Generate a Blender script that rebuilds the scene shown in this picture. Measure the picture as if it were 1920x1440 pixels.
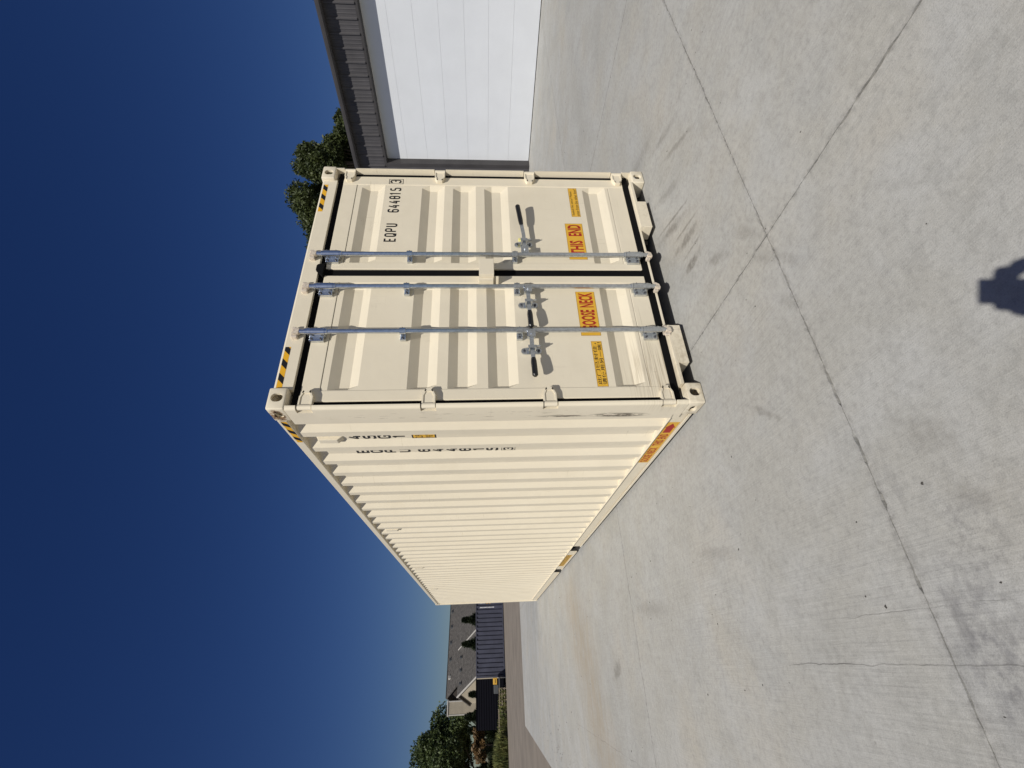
import bpy, bmesh, math, random
import numpy as np
from mathutils import Vector, Matrix

random.seed(7)
R = math.radians
scene = bpy.context.scene
for o in list(bpy.data.objects):
    bpy.data.objects.remove(o, do_unlink=True)
COL = scene.collection

# ------------------------------------------------------------------ camera
CAM = Vector((-1.4485, -2.7758, 1.5124))
FWD = Vector((0.50109624, 0.8630725, -0.06331213))
RGT = Vector((0.86433733, -0.5027547, -0.01259742))
UPV = Vector((0.04270296, 0.04841051, 0.99791426))
cd = bpy.data.cameras.new("camera")
cam = bpy.data.objects.new("camera", cd)
COL.objects.link(cam)
# the phone was turned on its side: picture-right is down in the world
m3 = Matrix((-UPV, RGT, -FWD)).transposed()
cam.matrix_world = Matrix.Translation(CAM) @ m3.to_4x4()
cd.sensor_width = 36.0
cd.lens = 894.57 / 1920 * 36.0
cd.clip_start = 0.02
cd.clip_end = 4000
scene.camera = cam

# ------------------------------------------------------------------ sky, sun, exposure
SUN_AZ, SUN_EL = 42.2, 47.5          # the light travels towards this azimuth
wd = bpy.data.worlds.new("World")
scene.world = wd
wd.use_nodes = True
wn = wd.node_tree
bg = wn.nodes["Background"]
sky = wn.nodes.new("ShaderNodeTexSky")
sky.sky_type = 'NISHITA'
sky.sun_disc = False
sky.sun_elevation = R(SUN_EL)
sky.sun_rotation = R(180 + SUN_AZ)
sky.altitude = 300
sky.air_density = 1.0
sky.dust_density = 0.5
sky.ozone_density = 4.0
hs_ = wn.nodes.new("ShaderNodeHueSaturation")
hs_.inputs["Hue"].default_value = 0.519
hs_.inputs["Value"].default_value = 0.90
hs_.inputs["Saturation"].default_value = 1.26
wn.links.new(sky.outputs[0], hs_.inputs["Color"])
wn.links.new(hs_.outputs[0], bg.inputs[0])
bg.inputs[1].default_value = 0.05
sl = bpy.data.lights.new("sun", 'SUN')
sl.energy = 5.0
sl.angle = R(0.53)
sl.color = (1.0, 0.955, 0.88)
sun = bpy.data.objects.new("sun", sl)
COL.objects.link(sun)
sd = Vector((math.sin(R(SUN_AZ)) * math.cos(R(SUN_EL)), math.cos(R(SUN_AZ)) * math.cos(R(SUN_EL)), -math.sin(R(SUN_EL))))
sun.rotation_euler = sd.to_track_quat('-Z', 'Y').to_euler()
sun.location = (-8, -8, 12)
vs = scene.view_settings
vs.view_transform = 'Standard'
vs.look = 'None'
vs.gamma = 1
vs.exposure = -0.18
vs.use_curve_mapping = False
scene.render.resolution_x = 1024
scene.render.resolution_y = 768

# ------------------------------------------------------------------ node helpers
class NT:
    def __init__(s, name):
        s.m = bpy.data.materials.new(name)
        s.m.use_nodes = True
        s.t = s.m.node_tree
        s.p = s.t.nodes["Principled BSDF"]
        s.out = s.t.nodes["Material Output"]
        s._pos = None
    def n(s, t, **k):
        x = s.t.nodes.new(t)
        for a, b in k.items():
            setattr(x, a, b)
        return x
    def put(s, sock, v):
        if isinstance(v, bpy.types.NodeSocket):
            s.t.links.new(v, sock)
        elif isinstance(v, (tuple, list)) and len(v) == 3 and sock.type == 'RGBA':
            sock.default_value = (*v, 1)
        else:
            sock.default_value = v
    @property
    def pos(s):
        if s._pos is None:
            s._pos = s.n("ShaderNodeNewGeometry").outputs["Position"]
        return s._pos
    def obj(s):
        return s.n("ShaderNodeTexCoord").outputs["Object"]
    def math(s, op, a, b=0.0, c=0.0, clamp=False):
        x = s.n("ShaderNodeMath", operation=op, use_clamp=clamp)
        s.put(x.inputs[0], a); s.put(x.inputs[1], b); s.put(x.inputs[2], c)
        return x.outputs[0]
    def vm(s, op, a, b=(0, 0, 0)):
        x = s.n("ShaderNodeVectorMath", operation=op)
        s.put(x.inputs[0], a); s.put(x.inputs[1], b)
        return x.outputs["Value"] if op in ('LENGTH', 'DOT_PRODUCT', 'DISTANCE') else x.outputs[0]
    def xyz(s, v):
        x = s.n("ShaderNodeSeparateXYZ"); s.put(x.inputs[0], v)
        return x.outputs
    def noise(s, v, scale, detail=3.0, rough=0.55, dist=0.0):
        x = s.n("ShaderNodeTexNoise")
        s.put(x.inputs["Vector"], v)
        x.inputs["Scale"].default_value = scale
        x.inputs["Detail"].default_value = detail
        x.inputs["Roughness"].default_value = rough
        x.inputs["Distortion"].default_value = dist
        return x.outputs["Fac"]
    def rng(s, v, a, b, c=0.0, d=1.0, smooth=False):
        x = s.n("ShaderNodeMapRange")
        x.clamp = True
        if smooth: x.interpolation_type = 'SMOOTHSTEP'
        s.put(x.inputs[0], v)
        for i, q in enumerate((a, b, c, d)):
            x.inputs[i + 1].default_value = q
        return x.outputs[0]
    def mix(s, f, a, b, mode='MIX'):
        x = s.n("ShaderNodeMix", data_type='RGBA', blend_type=mode)
        s.put(x.inputs[0], f); s.put(x.inputs[6], a); s.put(x.inputs[7], b)
        return x.outputs[2]
    def blob(s, c, r, soft=0.4):
        """1 inside an ellipsoid at c with radii r, 0 outside"""
        v = s.vm('DIVIDE', s.vm('SUBTRACT', s.pos, c), r)
        return s.rng(s.vm('LENGTH', v), 1 - soft, 1.0, 1.0, 0.0, True)
    def bump(s, h, strength=0.3, dist=0.01, nrm=None):
        x = s.n("ShaderNodeBump")
        x.inputs["Strength"].default_value = strength
        x.inputs["Distance"].default_value = dist
        s.put(x.inputs["Height"], h)
        if nrm is not None: s.put(x.inputs["Normal"], nrm)
        return x.outputs[0]
    def set(s, **k):
        for a, b in k.items():
            s.put(s.p.inputs[a.replace('_', ' ')], b)
        return s.m

def plain(name, col, rough=0.6, metal=0.0, var=0.12, vscale=6.0, bump=0.0, bscale=80.0):
    n = NT(name)
    v = n.noise(n.pos, vscale, 4)
    c = n.mix(n.rng(v, 0.3, 0.7), tuple(x * (1 - var) for x in col), tuple(min(1, x * (1 + var)) for x in col))
    n.set(Base_Color=c, Roughness=rough, Metallic=metal)
    if bump:
        n.set(Normal=n.bump(n.noise(n.pos, bscale, 3), bump, 0.004))
    return n.m

def mat_cream():
    n = NT("cream_paint")
    big = n.noise(n.pos, 1.3, 3)
    c = n.mix(n.rng(big, 0.3, 0.7), (0.698, 0.630, 0.490), (0.732, 0.664, 0.522))
    fine = n.noise(n.pos, 55, 2)
    c = n.mix(n.rng(fine, 0.62, 0.8, 0, 0.10), c, (0.5, 0.43, 0.31))
    # horizontal scrape and splash marks low on the left door, sill and castings
    st = n.noise(n.vm('MULTIPLY', n.pos, (2.2, 2.2, 75)), 1.0, 4, 0.65)
    grime = n.math('MULTIPLY', n.rng(st, 0.45, 0.68), n.blob((0.30, 0.04, 0.27), (0.48, 0.16, 0.33), 0.8))
    c = n.mix(n.math('MULTIPLY', grime, 0.82), c, (0.33, 0.27, 0.18))
    grime2 = n.math('MULTIPLY', n.rng(st, 0.55, 0.75), n.blob((1.95, 0.05, 0.30), (0.5, 0.16, 0.22), 0.9))
    c = n.mix(n.math('MULTIPLY', grime2, 0.25), c, (0.33, 0.27, 0.18))
    sp = n.noise(n.pos, 38, 5, 0.7)
    speck = n.math('MULTIPLY', n.rng(sp, 0.66, 0.72), n.blob((0.4, 0.03, 0.12), (0.7, 0.2, 0.5), 0.6))
    c = n.mix(n.math('MULTIPLY', speck, 0.7), c, (0.16, 0.12, 0.08))
    # sill and castings: handling dirt
    dirt = n.noise(n.pos, 22, 5, 0.68)
    low = n.blob((0.25, 0.05, 0.05), (0.55, 0.3, 0.12), 0.5)
    c = n.mix(n.math('MULTIPLY', n.math('MULTIPLY', n.rng(dirt, 0.42, 0.68), low), 0.5), c, (0.36, 0.29, 0.19))
    low2 = n.blob((2.1, 0.05, 0.05), (0.5, 0.3, 0.12), 0.5)
    c = n.mix(n.math('MULTIPLY', n.math('MULTIPLY', n.rng(dirt, 0.5, 0.72), low2), 0.35), c, (0.36, 0.29, 0.19))
    # black rub marks on the side of the corner post
    sv = n.noise(n.vm('MULTIPLY', n.pos, (1, 34, 9)), 1.0, 5, 0.7)
    rub = n.math('MULTIPLY', n.rng(sv, 0.42, 0.50), n.math('MAXIMUM', n.blob((0.0, 0.165, 0.56), (0.03, 0.040, 0.26), 0.6), n.blob((0.0, 0.17, 0.95), (0.02, 0.022, 0.24), 0.8)))
    c = n.mix(n.math('MULTIPLY', rub, 0.88), c, (0.085, 0.07, 0.052))
    sv2 = n.noise(n.vm('MULTIPLY', n.pos, (1, 60, 7)), 1.0, 3, 0.6)
    rub2 = n.math('MULTIPLY', n.rng(sv2, 0.61, 0.65), n.blob((0.0, 0.14, 1.45), (0.012, 0.08, 1.2), 0.4))
    c = n.mix(n.math('MULTIPLY', rub2, 0.5), c, (0.2, 0.17, 0.13))
    # paint knocked off the top casting: rust and black
    rs = n.noise(n.pos, 34, 5, 0.7)
    tc = n.blob((0.0, 0.10, 2.845), (0.014, 0.10, 0.055), 0.35)
    c = n.mix(n.math('MULTIPLY', n.rng(rs, 0.38, 0.46), tc), c, (0.30, 0.19, 0.10))
    c = n.mix(n.math('MULTIPLY', n.rng(rs, 0.50, 0.56), tc), c, (0.035, 0.022, 0.014))
    # fine handling scratches and rubs all over, at random angles
    for (mv, sc_, k_) in (((1, 1, 14), 6.0, 0.30), ((12, 12, 1.2), 5.0, 0.24)):
        sx_ = n.noise(n.vm('MULTIPLY', n.pos, mv), sc_, 2, 0.5, 0.6)
        pt = n.rng(n.noise(n.pos, 2.3, 2), 0.56, 0.66)
        c = n.mix(n.math('MULTIPLY', n.math('MULTIPLY', n.rng(sx_, 0.66, 0.70), pt), k_), c, (0.38, 0.32, 0.23))
    dust = n.noise(n.pos, 3.1, 4, 0.6)
    c = n.mix(n.rng(dust, 0.52, 0.74, 0, 0.16), c, (0.56, 0.49, 0.36))
    nb = n.noise(n.pos, 5.0, 2)
    n.set(Base_Color=c, Roughness=n.rng(fine, 0.3, 0.8, 0.46, 0.58), Normal=n.bump(nb, 0.45, 0.007))
    n.p.inputs["Specular IOR Level"].default_value = 0.22
    return n.m

def mat_concrete():
    n = NT("broomed_concrete")
    p = n.pos
    big = n.noise(p, 0.42, 4, 0.55, 0.3)
    mid = n.noise(p, 1.9, 5, 0.6, 0.4)
    small = n.noise(p, 9.0, 5, 0.62)
    grain = n.noise(p, 190, 3, 0.7)
    broom = n.noise(n.vm('MULTIPLY', p, (95, 3.2, 1)), 1.0, 3, 0.6)
    broom2 = n.noise(n.vm('MULTIPLY', p, (34, 0.9, 1)), 1.0, 3, 0.55)
    c = n.mix(n.rng(big, 0.32, 0.68), (0.330, 0.329, 0.310), (0.392, 0.380, 0.342))
    c = n.mix(n.rng(mid, 0.40, 0.68), c, (0.400, 0.400, 0.384))
    c = n.mix(n.rng(n.noise(p, 1.1, 3, 0.5), 0.54, 0.75, 0, 0.45), c, (0.418, 0.380, 0.312))
    c = n.mix(n.rng(n.noise(p, 1.6, 4, 0.6), 0.52, 0.70, 0, 0.38), c, (0.300, 0.308, 0.304))
    c = n.mix(n.rng(small, 0.48, 0.76, 0, 0.42), c, (0.245, 0.242, 0.226))
    speck = n.noise(p, 30, 5, 0.75)
    c = n.mix(n.rng(speck, 0.50, 0.70, 0, 0.50), c, (0.225, 0.223, 0.210))
    c = n.mix(n.rng(speck, 0.30, 0.47, 0.35, 0), c, (0.50, 0.496, 0.47))
    gate = n.math('MAXIMUM', n.rng(n.noise(p, 0.7, 3), 0.46, 0.68, 0, .8), n.blob((-1.5, -1.0, 0), (1.3, 1.3, 1), 0.9))
    c = n.mix(n.math('MULTIPLY', n.rng(broom, 0.50, 0.70, 0, 0.34), gate), c, (0.205, 0.203, 0.194))
    c = n.mix(n.math('MULTIPLY', n.rng(broom, 0.28, 0.46, 0.14, 0), gate), c, (0.48, 0.477, 0.455))
    c = n.mix(n.rng(broom2, 0.58, 0.76, 0, 0.20), c, (0.25, 0.247, 0.235))
    c = n.mix(n.rng(grain, 0.52, 0.76, 0, 0.55), c, (0.19, 0.187, 0.176))
    c = n.mix(n.rng(grain, 0.20, 0.44, 0.40, 0), c, (0.54, 0.535, 0.51))
    # pits and dark specks
    vo = n.n("ShaderNodeTexVoronoi"); vo.inputs["Scale"].default_value = 7.0
    n.put(vo.inputs["Vector"], p)
    sp = n.rng(vo.outputs["Distance"], 0.035, 0.055, 1, 0)
    c = n.mix(n.math('MULTIPLY', sp, n.rng(n.noise(p, 2.7, 1), 0.50, 0.6, 0, .35)), c, (0.13, 0.125, 0.115))
    # brown earth carried in by wheels, running diagonally past the container
    x, y, z = n.xyz(p)[0], n.xyz(p)[1], n.xyz(p)[2]
    dl = n.math('ADD', n.vm('DOT_PRODUCT', p, (0.6, -0.8, 0)), 5.36)
    wob = n.math('MULTIPLY', n.math('SUBTRACT', n.noise(p, 0.9, 3), 0.5), 1.2)
    band = n.rng(n.math('ABSOLUTE', n.math('ADD', dl, wob)), 0.05, 1.15, 1, 0, True)
    lim = n.rng(x, -0.1, -0.7)
    c = n.mix(n.math('MULTIPLY', n.math('MULTIPLY', band, lim), n.rng(n.noise(n.vm('MULTIPLY', p, (3, 9, 1)), 1, 4), 0.3, 0.7, 0.20, 0.72)), c, (0.325, 0.275, 0.205))
    band2 = n.blob((-3.2, 9.5, 0), (1.0, 1.6, 1), 0.9)
    c = n.mix(n.math('MULTIPLY', band2, n.rng(n.noise(n.vm('MULTIPLY', p, (3, 1.2, 1)), 1, 5, .65), 0.55, 0.7, 0, 0.7)), c, (0.17, 0.14, 0.11))
    smear = n.rng(n.noise(n.vm('MULTIPLY', p, (26, 26, 1)), 1.0, 4, 0.7), 0.30, 0.55, 0.35, 1.1)
    # tyre and skid smears in front of the doors
    for (cx, cy, ang, rx, ry, k) in ((1.44, -0.20, 22, 0.055, 0.30, .34), (1.17, -0.33, 12, 0.05, 0.22, .34), (0.95, -0.36, 6, 0.05, 0.16, .42),
                                     (0.60, -0.93, 55, 0.05, 0.18, .16), (0.36, -0.98, 45, 0.05, 0.16, .15), (0.20, -1.13, 60, 0.04, 0.16, .15), (0.02, -1.02, 50, 0.04, 0.15, .12),
                                     (1.75, -0.30, 28, 0.05, 0.34, .2), (-0.85, -1.36, 35, 0.09, 0.14, .14), (-1.07, -1.40, 35, 0.05, 0.10, .18),
                                     (-1.60, 3.55, -20, 0.10, 0.3, .28), (1.50, -0.24, 20, 0.016, 0.34, .34), (1.26, -0.36, 14, 0.016, 0.26, .34), (1.05, -0.38, 8, 0.014, 0.2, .3), (0.72, -0.62, 30, .05, .18, .25), (1.9, -.62, 30, .03, .35, .25), (-0.35, -0.55, 40, .03, .2, .22), (3.4, 0.9, 60, .12, .5, .2), (-0.9, 0.4, 10, .05, .4, .16), (-1.1, 1.9, 5, .08, .6, .16), (2.6, 0.1, 15, .1, .5, .18), (2.2, -.5, 25, .05, .3, .2)):
        rot = n.n("ShaderNodeVectorRotate", rotation_type='Z_AXIS')
        n.put(rot.inputs["Vector"], n.vm('SUBTRACT', p, (cx, cy, 0)))
        rot.inputs["Angle"].default_value = R(ang)
        l = n.vm('LENGTH', n.vm('DIVIDE', rot.outputs[0], (rx, ry, 1)))
        k *= 1.7
        mk = n.math('MULTIPLY', n.rng(n.math('ADD', l, n.math('MULTIPLY', n.math('SUBTRACT', small, 0.5), 2.4)), 0.15, 1.1, k, 0, True), smear)
        c = n.mix(mk, c, (0.135, 0.125, 0.108))
    # oily staining along the joint near the photographer
    st = n.blob((-1.50, -1.22, 0), (0.42, 0.22, 1), 0.9)
    c = n.mix(n.math('MULTIPLY', st, n.rng(n.noise(p, 14, 5, .7), 0.40, 0.65, 0, 0.75)), c, (0.14, 0.138, 0.145))
    st = n.blob((-1.2, -1.32, 0), (0.3, 0.16, 1), 0.9)
    c = n.mix(n.math('MULTIPLY', st, n.rng(n.noise(p, 18, 5, .7), 0.48, 0.68, 0, 0.6)), c, (0.15, 0.145, 0.145))
    # hairline cracks that run with the broom marks
    wv = n.math('MULTIPLY', n.math('SUBTRACT', n.noise(n.vm('MULTIPLY', p, (0, 1, 0)), 5.0, 4), 0.5), 0.045)
    brk = n.rng(n.noise(p, 3.0, 3, .7), 0.35, 0.6, 0.15, 1)
    for (cx, y0, y1, w, k) in ((-1.522, -2.0, -0.06, 0.0022, .75), (-1.353, -1.4, -0.55, 0.0014, .45), (-2.4, 1.0, 7.0, 0.004, .35)):
        d = n.math('ABSOLUTE', n.math('ADD', n.math('SUBTRACT', x, cx), wv))
        ln = n.math('MULTIPLY', n.rng(d, w * .6, w * 1.3, 1, 0), n.math('MULTIPLY', n.rng(y, y0, y0 + .1), n.rng(y, y1 - .1, y1, 1, 0)))
        c = n.mix(n.math('MULTIPLY', n.math('MULTIPLY', ln, brk), k), c, (0.07, 0.068, 0.065))
    # worn, dusty margins along the sawn joints
    jn = speck
    def margin(d, w, k):
        m_ = n.math('MULTIPLY', n.rng(n.math('ABSOLUTE', d), 0.0, w, 1, 0, True), n.rng(jn, 0.42, 0.62))
        return n.math('MULTIPLY', m_, k)
    for jx in (0.435, 4.27):
        c = n.mix(margin(n.math('SUBTRACT', x, jx), 0.032, 0.42), c, (0.17, 0.165, 0.155))
    for jy in (-1.06, 2.56):
        c = n.mix(margin(n.math('SUBTRACT', y, jy), 0.032, 0.42), c, (0.17, 0.165, 0.155))
    dsc = n.math('MULTIPLY', n.rng(n.math('ABSOLUTE', n.math('ADD', y, 1.12)), 0, 0.10, 1, 0, True), n.rng(n.noise(n.vm('MULTIPLY', p, (4, 12, 1)), 1, 4, .6), 0.48, 0.66))
    c = n.mix(n.math('MULTIPLY', dsc, n.rng(x, -0.6, -1.3, 0, 0.6)), c, (0.13, 0.128, 0.13))
    # each pour has a tone of its own
    oi = n.n("ShaderNodeObjectInfo")
    c = n.mix(1.0, c, n.mix(oi.outputs["Random"], (0.95, 0.95, 0.95), (1.04, 1.04, 1.04)), 'MULTIPLY')
    h = n.math('ADD', n.math('MULTIPLY', broom, 0.55), n.math('MULTIPLY', grain, 0.5))
    n.set(Base_Color=c, Roughness=0.88, Normal=n.bump(h, 0.5, 0.005))
    n.p.inputs["Specular IOR Level"].default_value = 0.2
    return n.m

def mat_leaf(name, a, b, scale=1.4):
    n = NT(name)
    v = n.noise(n.pos, scale, 3, 0.6)
    f = n.noise(n.pos, 9.0, 2)
    c = n.mix(n.rng(v, 0.33, 0.67), a, b)
    c = n.mix(n.rng(f, 0.55, 0.8, 0, 0.5), c, tuple(min(1, x * 1.7) for x in b))
    n.set(Base_Color=c, Roughness=0.6)
    tr = n.n("ShaderNodeBsdfTranslucent"); n.put(tr.inputs[0], c)
    mx = n.n("ShaderNodeMixShader"); mx.inputs[0].default_value = 0.22
    n.t.links.new(n.p.outputs[0], mx.inputs[1]); n.t.links.new(tr.outputs[0], mx.inputs[2])
    n.t.links.new(mx.outputs[0], n.out.inputs[0])
    return n.m

def mat_shingle():
    n = NT("grey_shingle")
    br = n.n("ShaderNodeTexBrick")
    n.put(br.inputs["Vector"], n.obj())
    br.inputs["Scale"].default_value = 2.2
    br.inputs["Color1"].default_value = (0.085, 0.078, 0.07, 1)
    br.inputs["Color2"].default_value = (0.14, 0.13, 0.118, 1)
    br.inputs["Mortar"].default_value = (0.05, 0.046, 0.042, 1)
    br.inputs["Mortar Size"].default_value = 0.03
    v = n.noise(n.obj(), 3.2, 5, .8)
    n.set(Base_Color=n.mix(n.rng(v, .42, .60, 0, .85), br.outputs[0], (0.045, 0.041, 0.037)), Roughness=0.95)
    return n.m

M = {}
M['cream'] = mat_cream()
M['concrete'] = mat_concrete()
M['black'] = plain("black_rubber", (0.003, 0.003, 0.0035), 0.9)
M['black'].node_tree.nodes["Principled BSDF"].inputs["Specular IOR Level"].default_value = 0.15
M['dark'] = plain("dark_underside", (0.03, 0.027, 0.024), 0.9)
M['galv'] = plain("galvanised_steel", (0.60, 0.63, 0.66), 0.24, 0.95, 0.16, 45)
M['bolt'] = plain("dull_bolt", (0.10, 0.10, 0.11), 0.5, 0.7)
M['cast'] = plain("worn_cream_forging", (0.62, 0.54, 0.44), 0.5, 0.15, 0.25, 60)
M['grip'] = plain("black_grip", (0.010, 0.010, 0.010), 0.35)
M['sticker'] = plain("yellow_vinyl", (0.70, 0.40, 0.035), 0.45, 0, 0.05)
M['edge'] = plain("brown_border", (0.36, 0.20, 0.03), 0.5)
M['haz'] = plain("hazard_yellow", (0.75, 0.40, 0.02), 0.45, 0, 0.05)
M['blk'] = plain("black_print", (0.010, 0.009, 0.009), 0.5)
M['red'] = plain("red_print", (0.36, 0.014, 0.008), 0.5)
M['white'] = plain("white_print", (0.75, 0.75, 0.75), 0.6)
M['seal'] = plain("pale_yellow_plastic", (0.72, 0.66, 0.25), 0.5)
M['gdoor'] = plain("white_door_steel", (0.72, 0.745, 0.775), 0.5, 0, 0.03, 1.2, 0.06, 300)
M['bronze'] = plain("bronze_trim", (0.058, 0.055, 0.056), 0.55, 0, 0.15, 2)
M['siding'] = plain("charcoal_siding", (0.085, 0.082, 0.086), 0.5, 0.1, 0.12, 3)
for _k in ('bronze', 'siding'):
    M[_k].node_tree.nodes['Principled BSDF'].inputs['Specular IOR Level'].default_value = 0.2
M['navy'] = plain("navy_paint", (0.047, 0.050, 0.075), 0.6, 0, 0.2, 1.5)
M['shed'] = plain("black_navy_cladding", (0.0028, 0.0028, 0.006), 0.85)
M['shed'].node_tree.nodes['Principled BSDF'].inputs['Specular IOR Level'].default_value = 0.12
M['tan'] = plain("tan_lap_siding", (0.33, 0.29, 0.22), 0.7, 0, 0.08, 2)
M['trim'] = plain("white_trim", (0.46, 0.44, 0.40), 0.6)
M['brown'] = plain("shade_brown_wall", (0.035, 0.028, 0.024), 0.8)  # dark brown puts the shade on the house gable into its colour
M['shingle'] = mat_shingle()
M['asphalt'] = plain("dusty_asphalt", (0.190, 0.163, 0.132), 0.95, 0, 0.16, 0.7, 0.4, 120)
M['soil'] = plain("dry_grass_ground", (0.13, 0.115, 0.07), 0.95, 0, 0.3, 0.4)
M['joint'] = plain("joint_dirt", (0.06, 0.056, 0.05), 0.95, 0, 0.3, 40)
M['bark'] = plain("bark", (0.07, 0.055, 0.042), 0.9, 0, 0.3, 8)
M['wood'] = plain("weathered_wood", (0.22, 0.18, 0.13), 0.85, 0, 0.25, 6)
M['yellow'] = plain("machine_yellow", (0.62, 0.36, 0.05), 0.5, 0, 0.1)
M['grey'] = plain("grey_steel", (0.07, 0.075, 0.08), 0.6)
M['oak'] = mat_leaf("oak_leaves", (0.022, 0.036, 0.009), (0.068, 0.086, 0.020), 1.1)
M['tree'] = mat_leaf("tree_leaves", (0.028, 0.050, 0.014), (0.088, 0.118, 0.032), 0.9)
M['fir'] = mat_leaf("conifer_needles", (0.012, 0.020, 0.010), (0.035, 0.047, 0.018), 2.2)
M['rust'] = mat_leaf("brown_leaves", (0.09, 0.055, 0.02), (0.21, 0.125, 0.045), 1.6)
M['grass'] = mat_leaf("tall_grass", (0.075, 0.10, 0.03), (0.24, 0.24, 0.08), 1.6)
M['skin'] = plain("skin", (0.45, 0.27, 0.19), 0.5)
M['cloth'] = plain("dark_shirt", (0.05, 0.06, 0.09), 0.85)
M['hair'] = plain("brown_hair", (0.03, 0.02, 0.013), 0.7)
M['phone'] = plain("phone_black", (0.012, 0.012, 0.013), 0.25)

# ------------------------------------------------------------------ mesh helpers
def box(bm, x0, x1, y0, y1, z0, z1, bev=0.0, seg=2):
    vs_ = [bm.verts.new(c) for c in ((x0, y0, z0), (x1, y0, z0), (x1, y1, z0), (x0, y1, z0), (x0, y0, z1), (x1, y0, z1), (x1, y1, z1), (x0, y1, z1))]
    fs = [bm.faces.new([vs_[i] for i in f]) for f in ((0, 3, 2, 1), (4, 5, 6, 7), (0, 1, 5, 4), (1, 2, 6, 5), (2, 3, 7, 6), (3, 0, 4, 7))]
    if bev:
        es = list({e for f in fs for e in f.edges})
        bmesh.ops.bevel(bm, geom=es, offset=bev, segments=seg, profile=0.5, affect='EDGES')
    return bm

def prism(bm, pts, fn, a0, a1):
    """polygon pts (2D) swept from a0 to a1; fn(u, v, a) -> xyz"""
    A = [bm.verts.new(fn(u, v, a0)) for u, v in pts]
    B = [bm.verts.new(fn(u, v, a1)) for u, v in pts]
    n = len(pts)
    bm.faces.new(A[::-1]); bm.faces.new(B)
    for i in range(n):
        bm.faces.new((A[i], A[(i + 1) % n], B[(i + 1) % n], B[i]))
    return bm

XY = lambda u, v, a: (u, v, a)
XZ = lambda u, v, a: (u, a, v)
YZ = lambda u, v, a: (a, u, v)

def tube(bm, pts, r, seg=12, caps=True):
    pts = [Vector(p) for p in pts]
    rs = r if isinstance(r, (list, tuple)) else [r] * len(pts)
    rings = []
    ref = None
    for i, p in enumerate(pts):
        d = (pts[min(i + 1, len(pts) - 1)] - pts[max(i - 1, 0)]).normalized()
        if ref is None:
            ref = Vector((0, 0, 1)) if abs(d.z) < 0.9 else Vector((1, 0, 0))
        a = d.cross(ref).normalized(); b = d.cross(a).normalized()
        ref = a.cross(d).normalized() if False else ref
        rings.append([bm.verts.new(p + (a * math.cos(t) + b * math.sin(t)) * rs[i]) for t in [2 * math.pi * k / seg for k in range(seg)]])
    for r0, r1 in zip(rings, rings[1:]):
        for k in range(seg):
            bm.faces.new((r0[k], r0[(k + 1) % seg], r1[(k + 1) % seg], r1[k]))
    if caps:
        bm.faces.new(rings[0][::-1]); bm.faces.new(rings[-1])
    return bm

def cyl(bm, a, b, r, seg=20):
    return tube(bm, [a, b], r, seg)

def new():
    return bmesh.new()

def put(name, bm, mat, parent=None, smooth=19):
    bmesh.ops.recalc_face_normals(bm, faces=bm.faces)
    me = bpy.data.meshes.new(name)
    bm.to_mesh(me); bm.free()
    me.materials.append(M[mat] if isinstance(mat, str) else mat)
    if smooth:
        for p in me.polygons: p.use_smooth = True
        me.set_sharp_from_angle(angle=R(smooth))
    o = bpy.data.objects.new(name, me)
    COL.objects.link(o)
    if parent: o.parent = parent
    return o

def link_copy(src, parent=None, loc=None):
    c = src.copy(); COL.objects.link(c)
    c.parent = parent
    if loc is not None: c.location = loc
    return c

def thing(name, label, cat, loc=(0, 0, 0), rz=0.0, group=None):
    o = bpy.data.objects.new(name, None); COL.objects.link(o)
    o.location = loc; o.rotation_euler = (0, 0, rz)
    o['label'] = label; o['category'] = cat
    if group: o['group'] = group
    return o

def tag(o, label, cat, group=None):
    o['label'] = label; o['category'] = cat
    if group: o['group'] = group
    return o

def struct(o):
    o['kind'] = 'structure'
    return o

# --- stroke lettering (the condensed marking face) ---------------------------
H = 1.75
def rc(pts, r, closed=False):
    """round the corners of a polyline"""
    out = []
    n = len(pts)
    for i, p in enumerate(pts):
        if not closed and i in (0, n - 1):
            out.append(Vector(p)); continue
        a, b, c = Vector(pts[i - 1]), Vector(p), Vector(pts[(i + 1) % n])
        d1, d2 = (a - b), (c - b)
        k = min(r, d1.length / 2.01, d2.length / 2.01)
        s, e = b + d1.normalized() * k, b + d2.normalized() * k
        for t in (0, .25, .5, .75, 1):
            out.append(s * (1 - t) ** 2 + b * 2 * t * (1 - t) + e * t * t)
    return out
G = {
    'E': [([(1, 0), (0, 0), (0, H), (1, H)], 0, 0), ([(0, H * .5), (.85, H * .5)], 0, 0)],
    'Q': [([(0, 0), (1, 0), (1, H), (0, H)], .42, 1), ([(.5, .38), (1.02, -.12)], 0, 0)],
    'P': [([(0, 0), (0, H), (1, H), (1, H * .46), (0.05, H * .46)], .35, 0)],
    'U': [([(0, H), (0, 0), (1, 0), (1, H)], .42, 0)],
    'G': [([(1, H * .76), (1, H), (0, H), (0, 0), (1, 0), (1, H * .45), (.5, H * .45)], .40, 0)],
    '6': [([(.95, H * .82), (.95, H), (0, H), (0, 0), (1, 0), (1, H * .55), (0.06, H * .55)], .40, 0)],
    '4': [([(.62, H), (0, H * .28), (1.05, H * .28)], 0.03, 0), ([(.78, -.08), (.78, H * .6)], 0, 0)],
    '8': [([(0, 0), (1, 0), (1, H), (0, H)], .45, 1), ([(.05, H * .53), (.95, H * .53)], 0, 0)],
    '1': [([(.18, H * .80), (.55, H), (.55, -.08)], 0.03, 0)],
    '5': [([(.95, H), (.06, H), (.06, H * .55), (1, H * .55), (1, 0), (0, 0), (0, H * .18)], .32, 0)],
    '3': [([(0, H * .82), (0, H), (1, H), (1, 0), (0, 0), (0, H * .18)], .40, 0), ([(.32, H * .52), (.95, H * .52)], 0, 0)],
}
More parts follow.
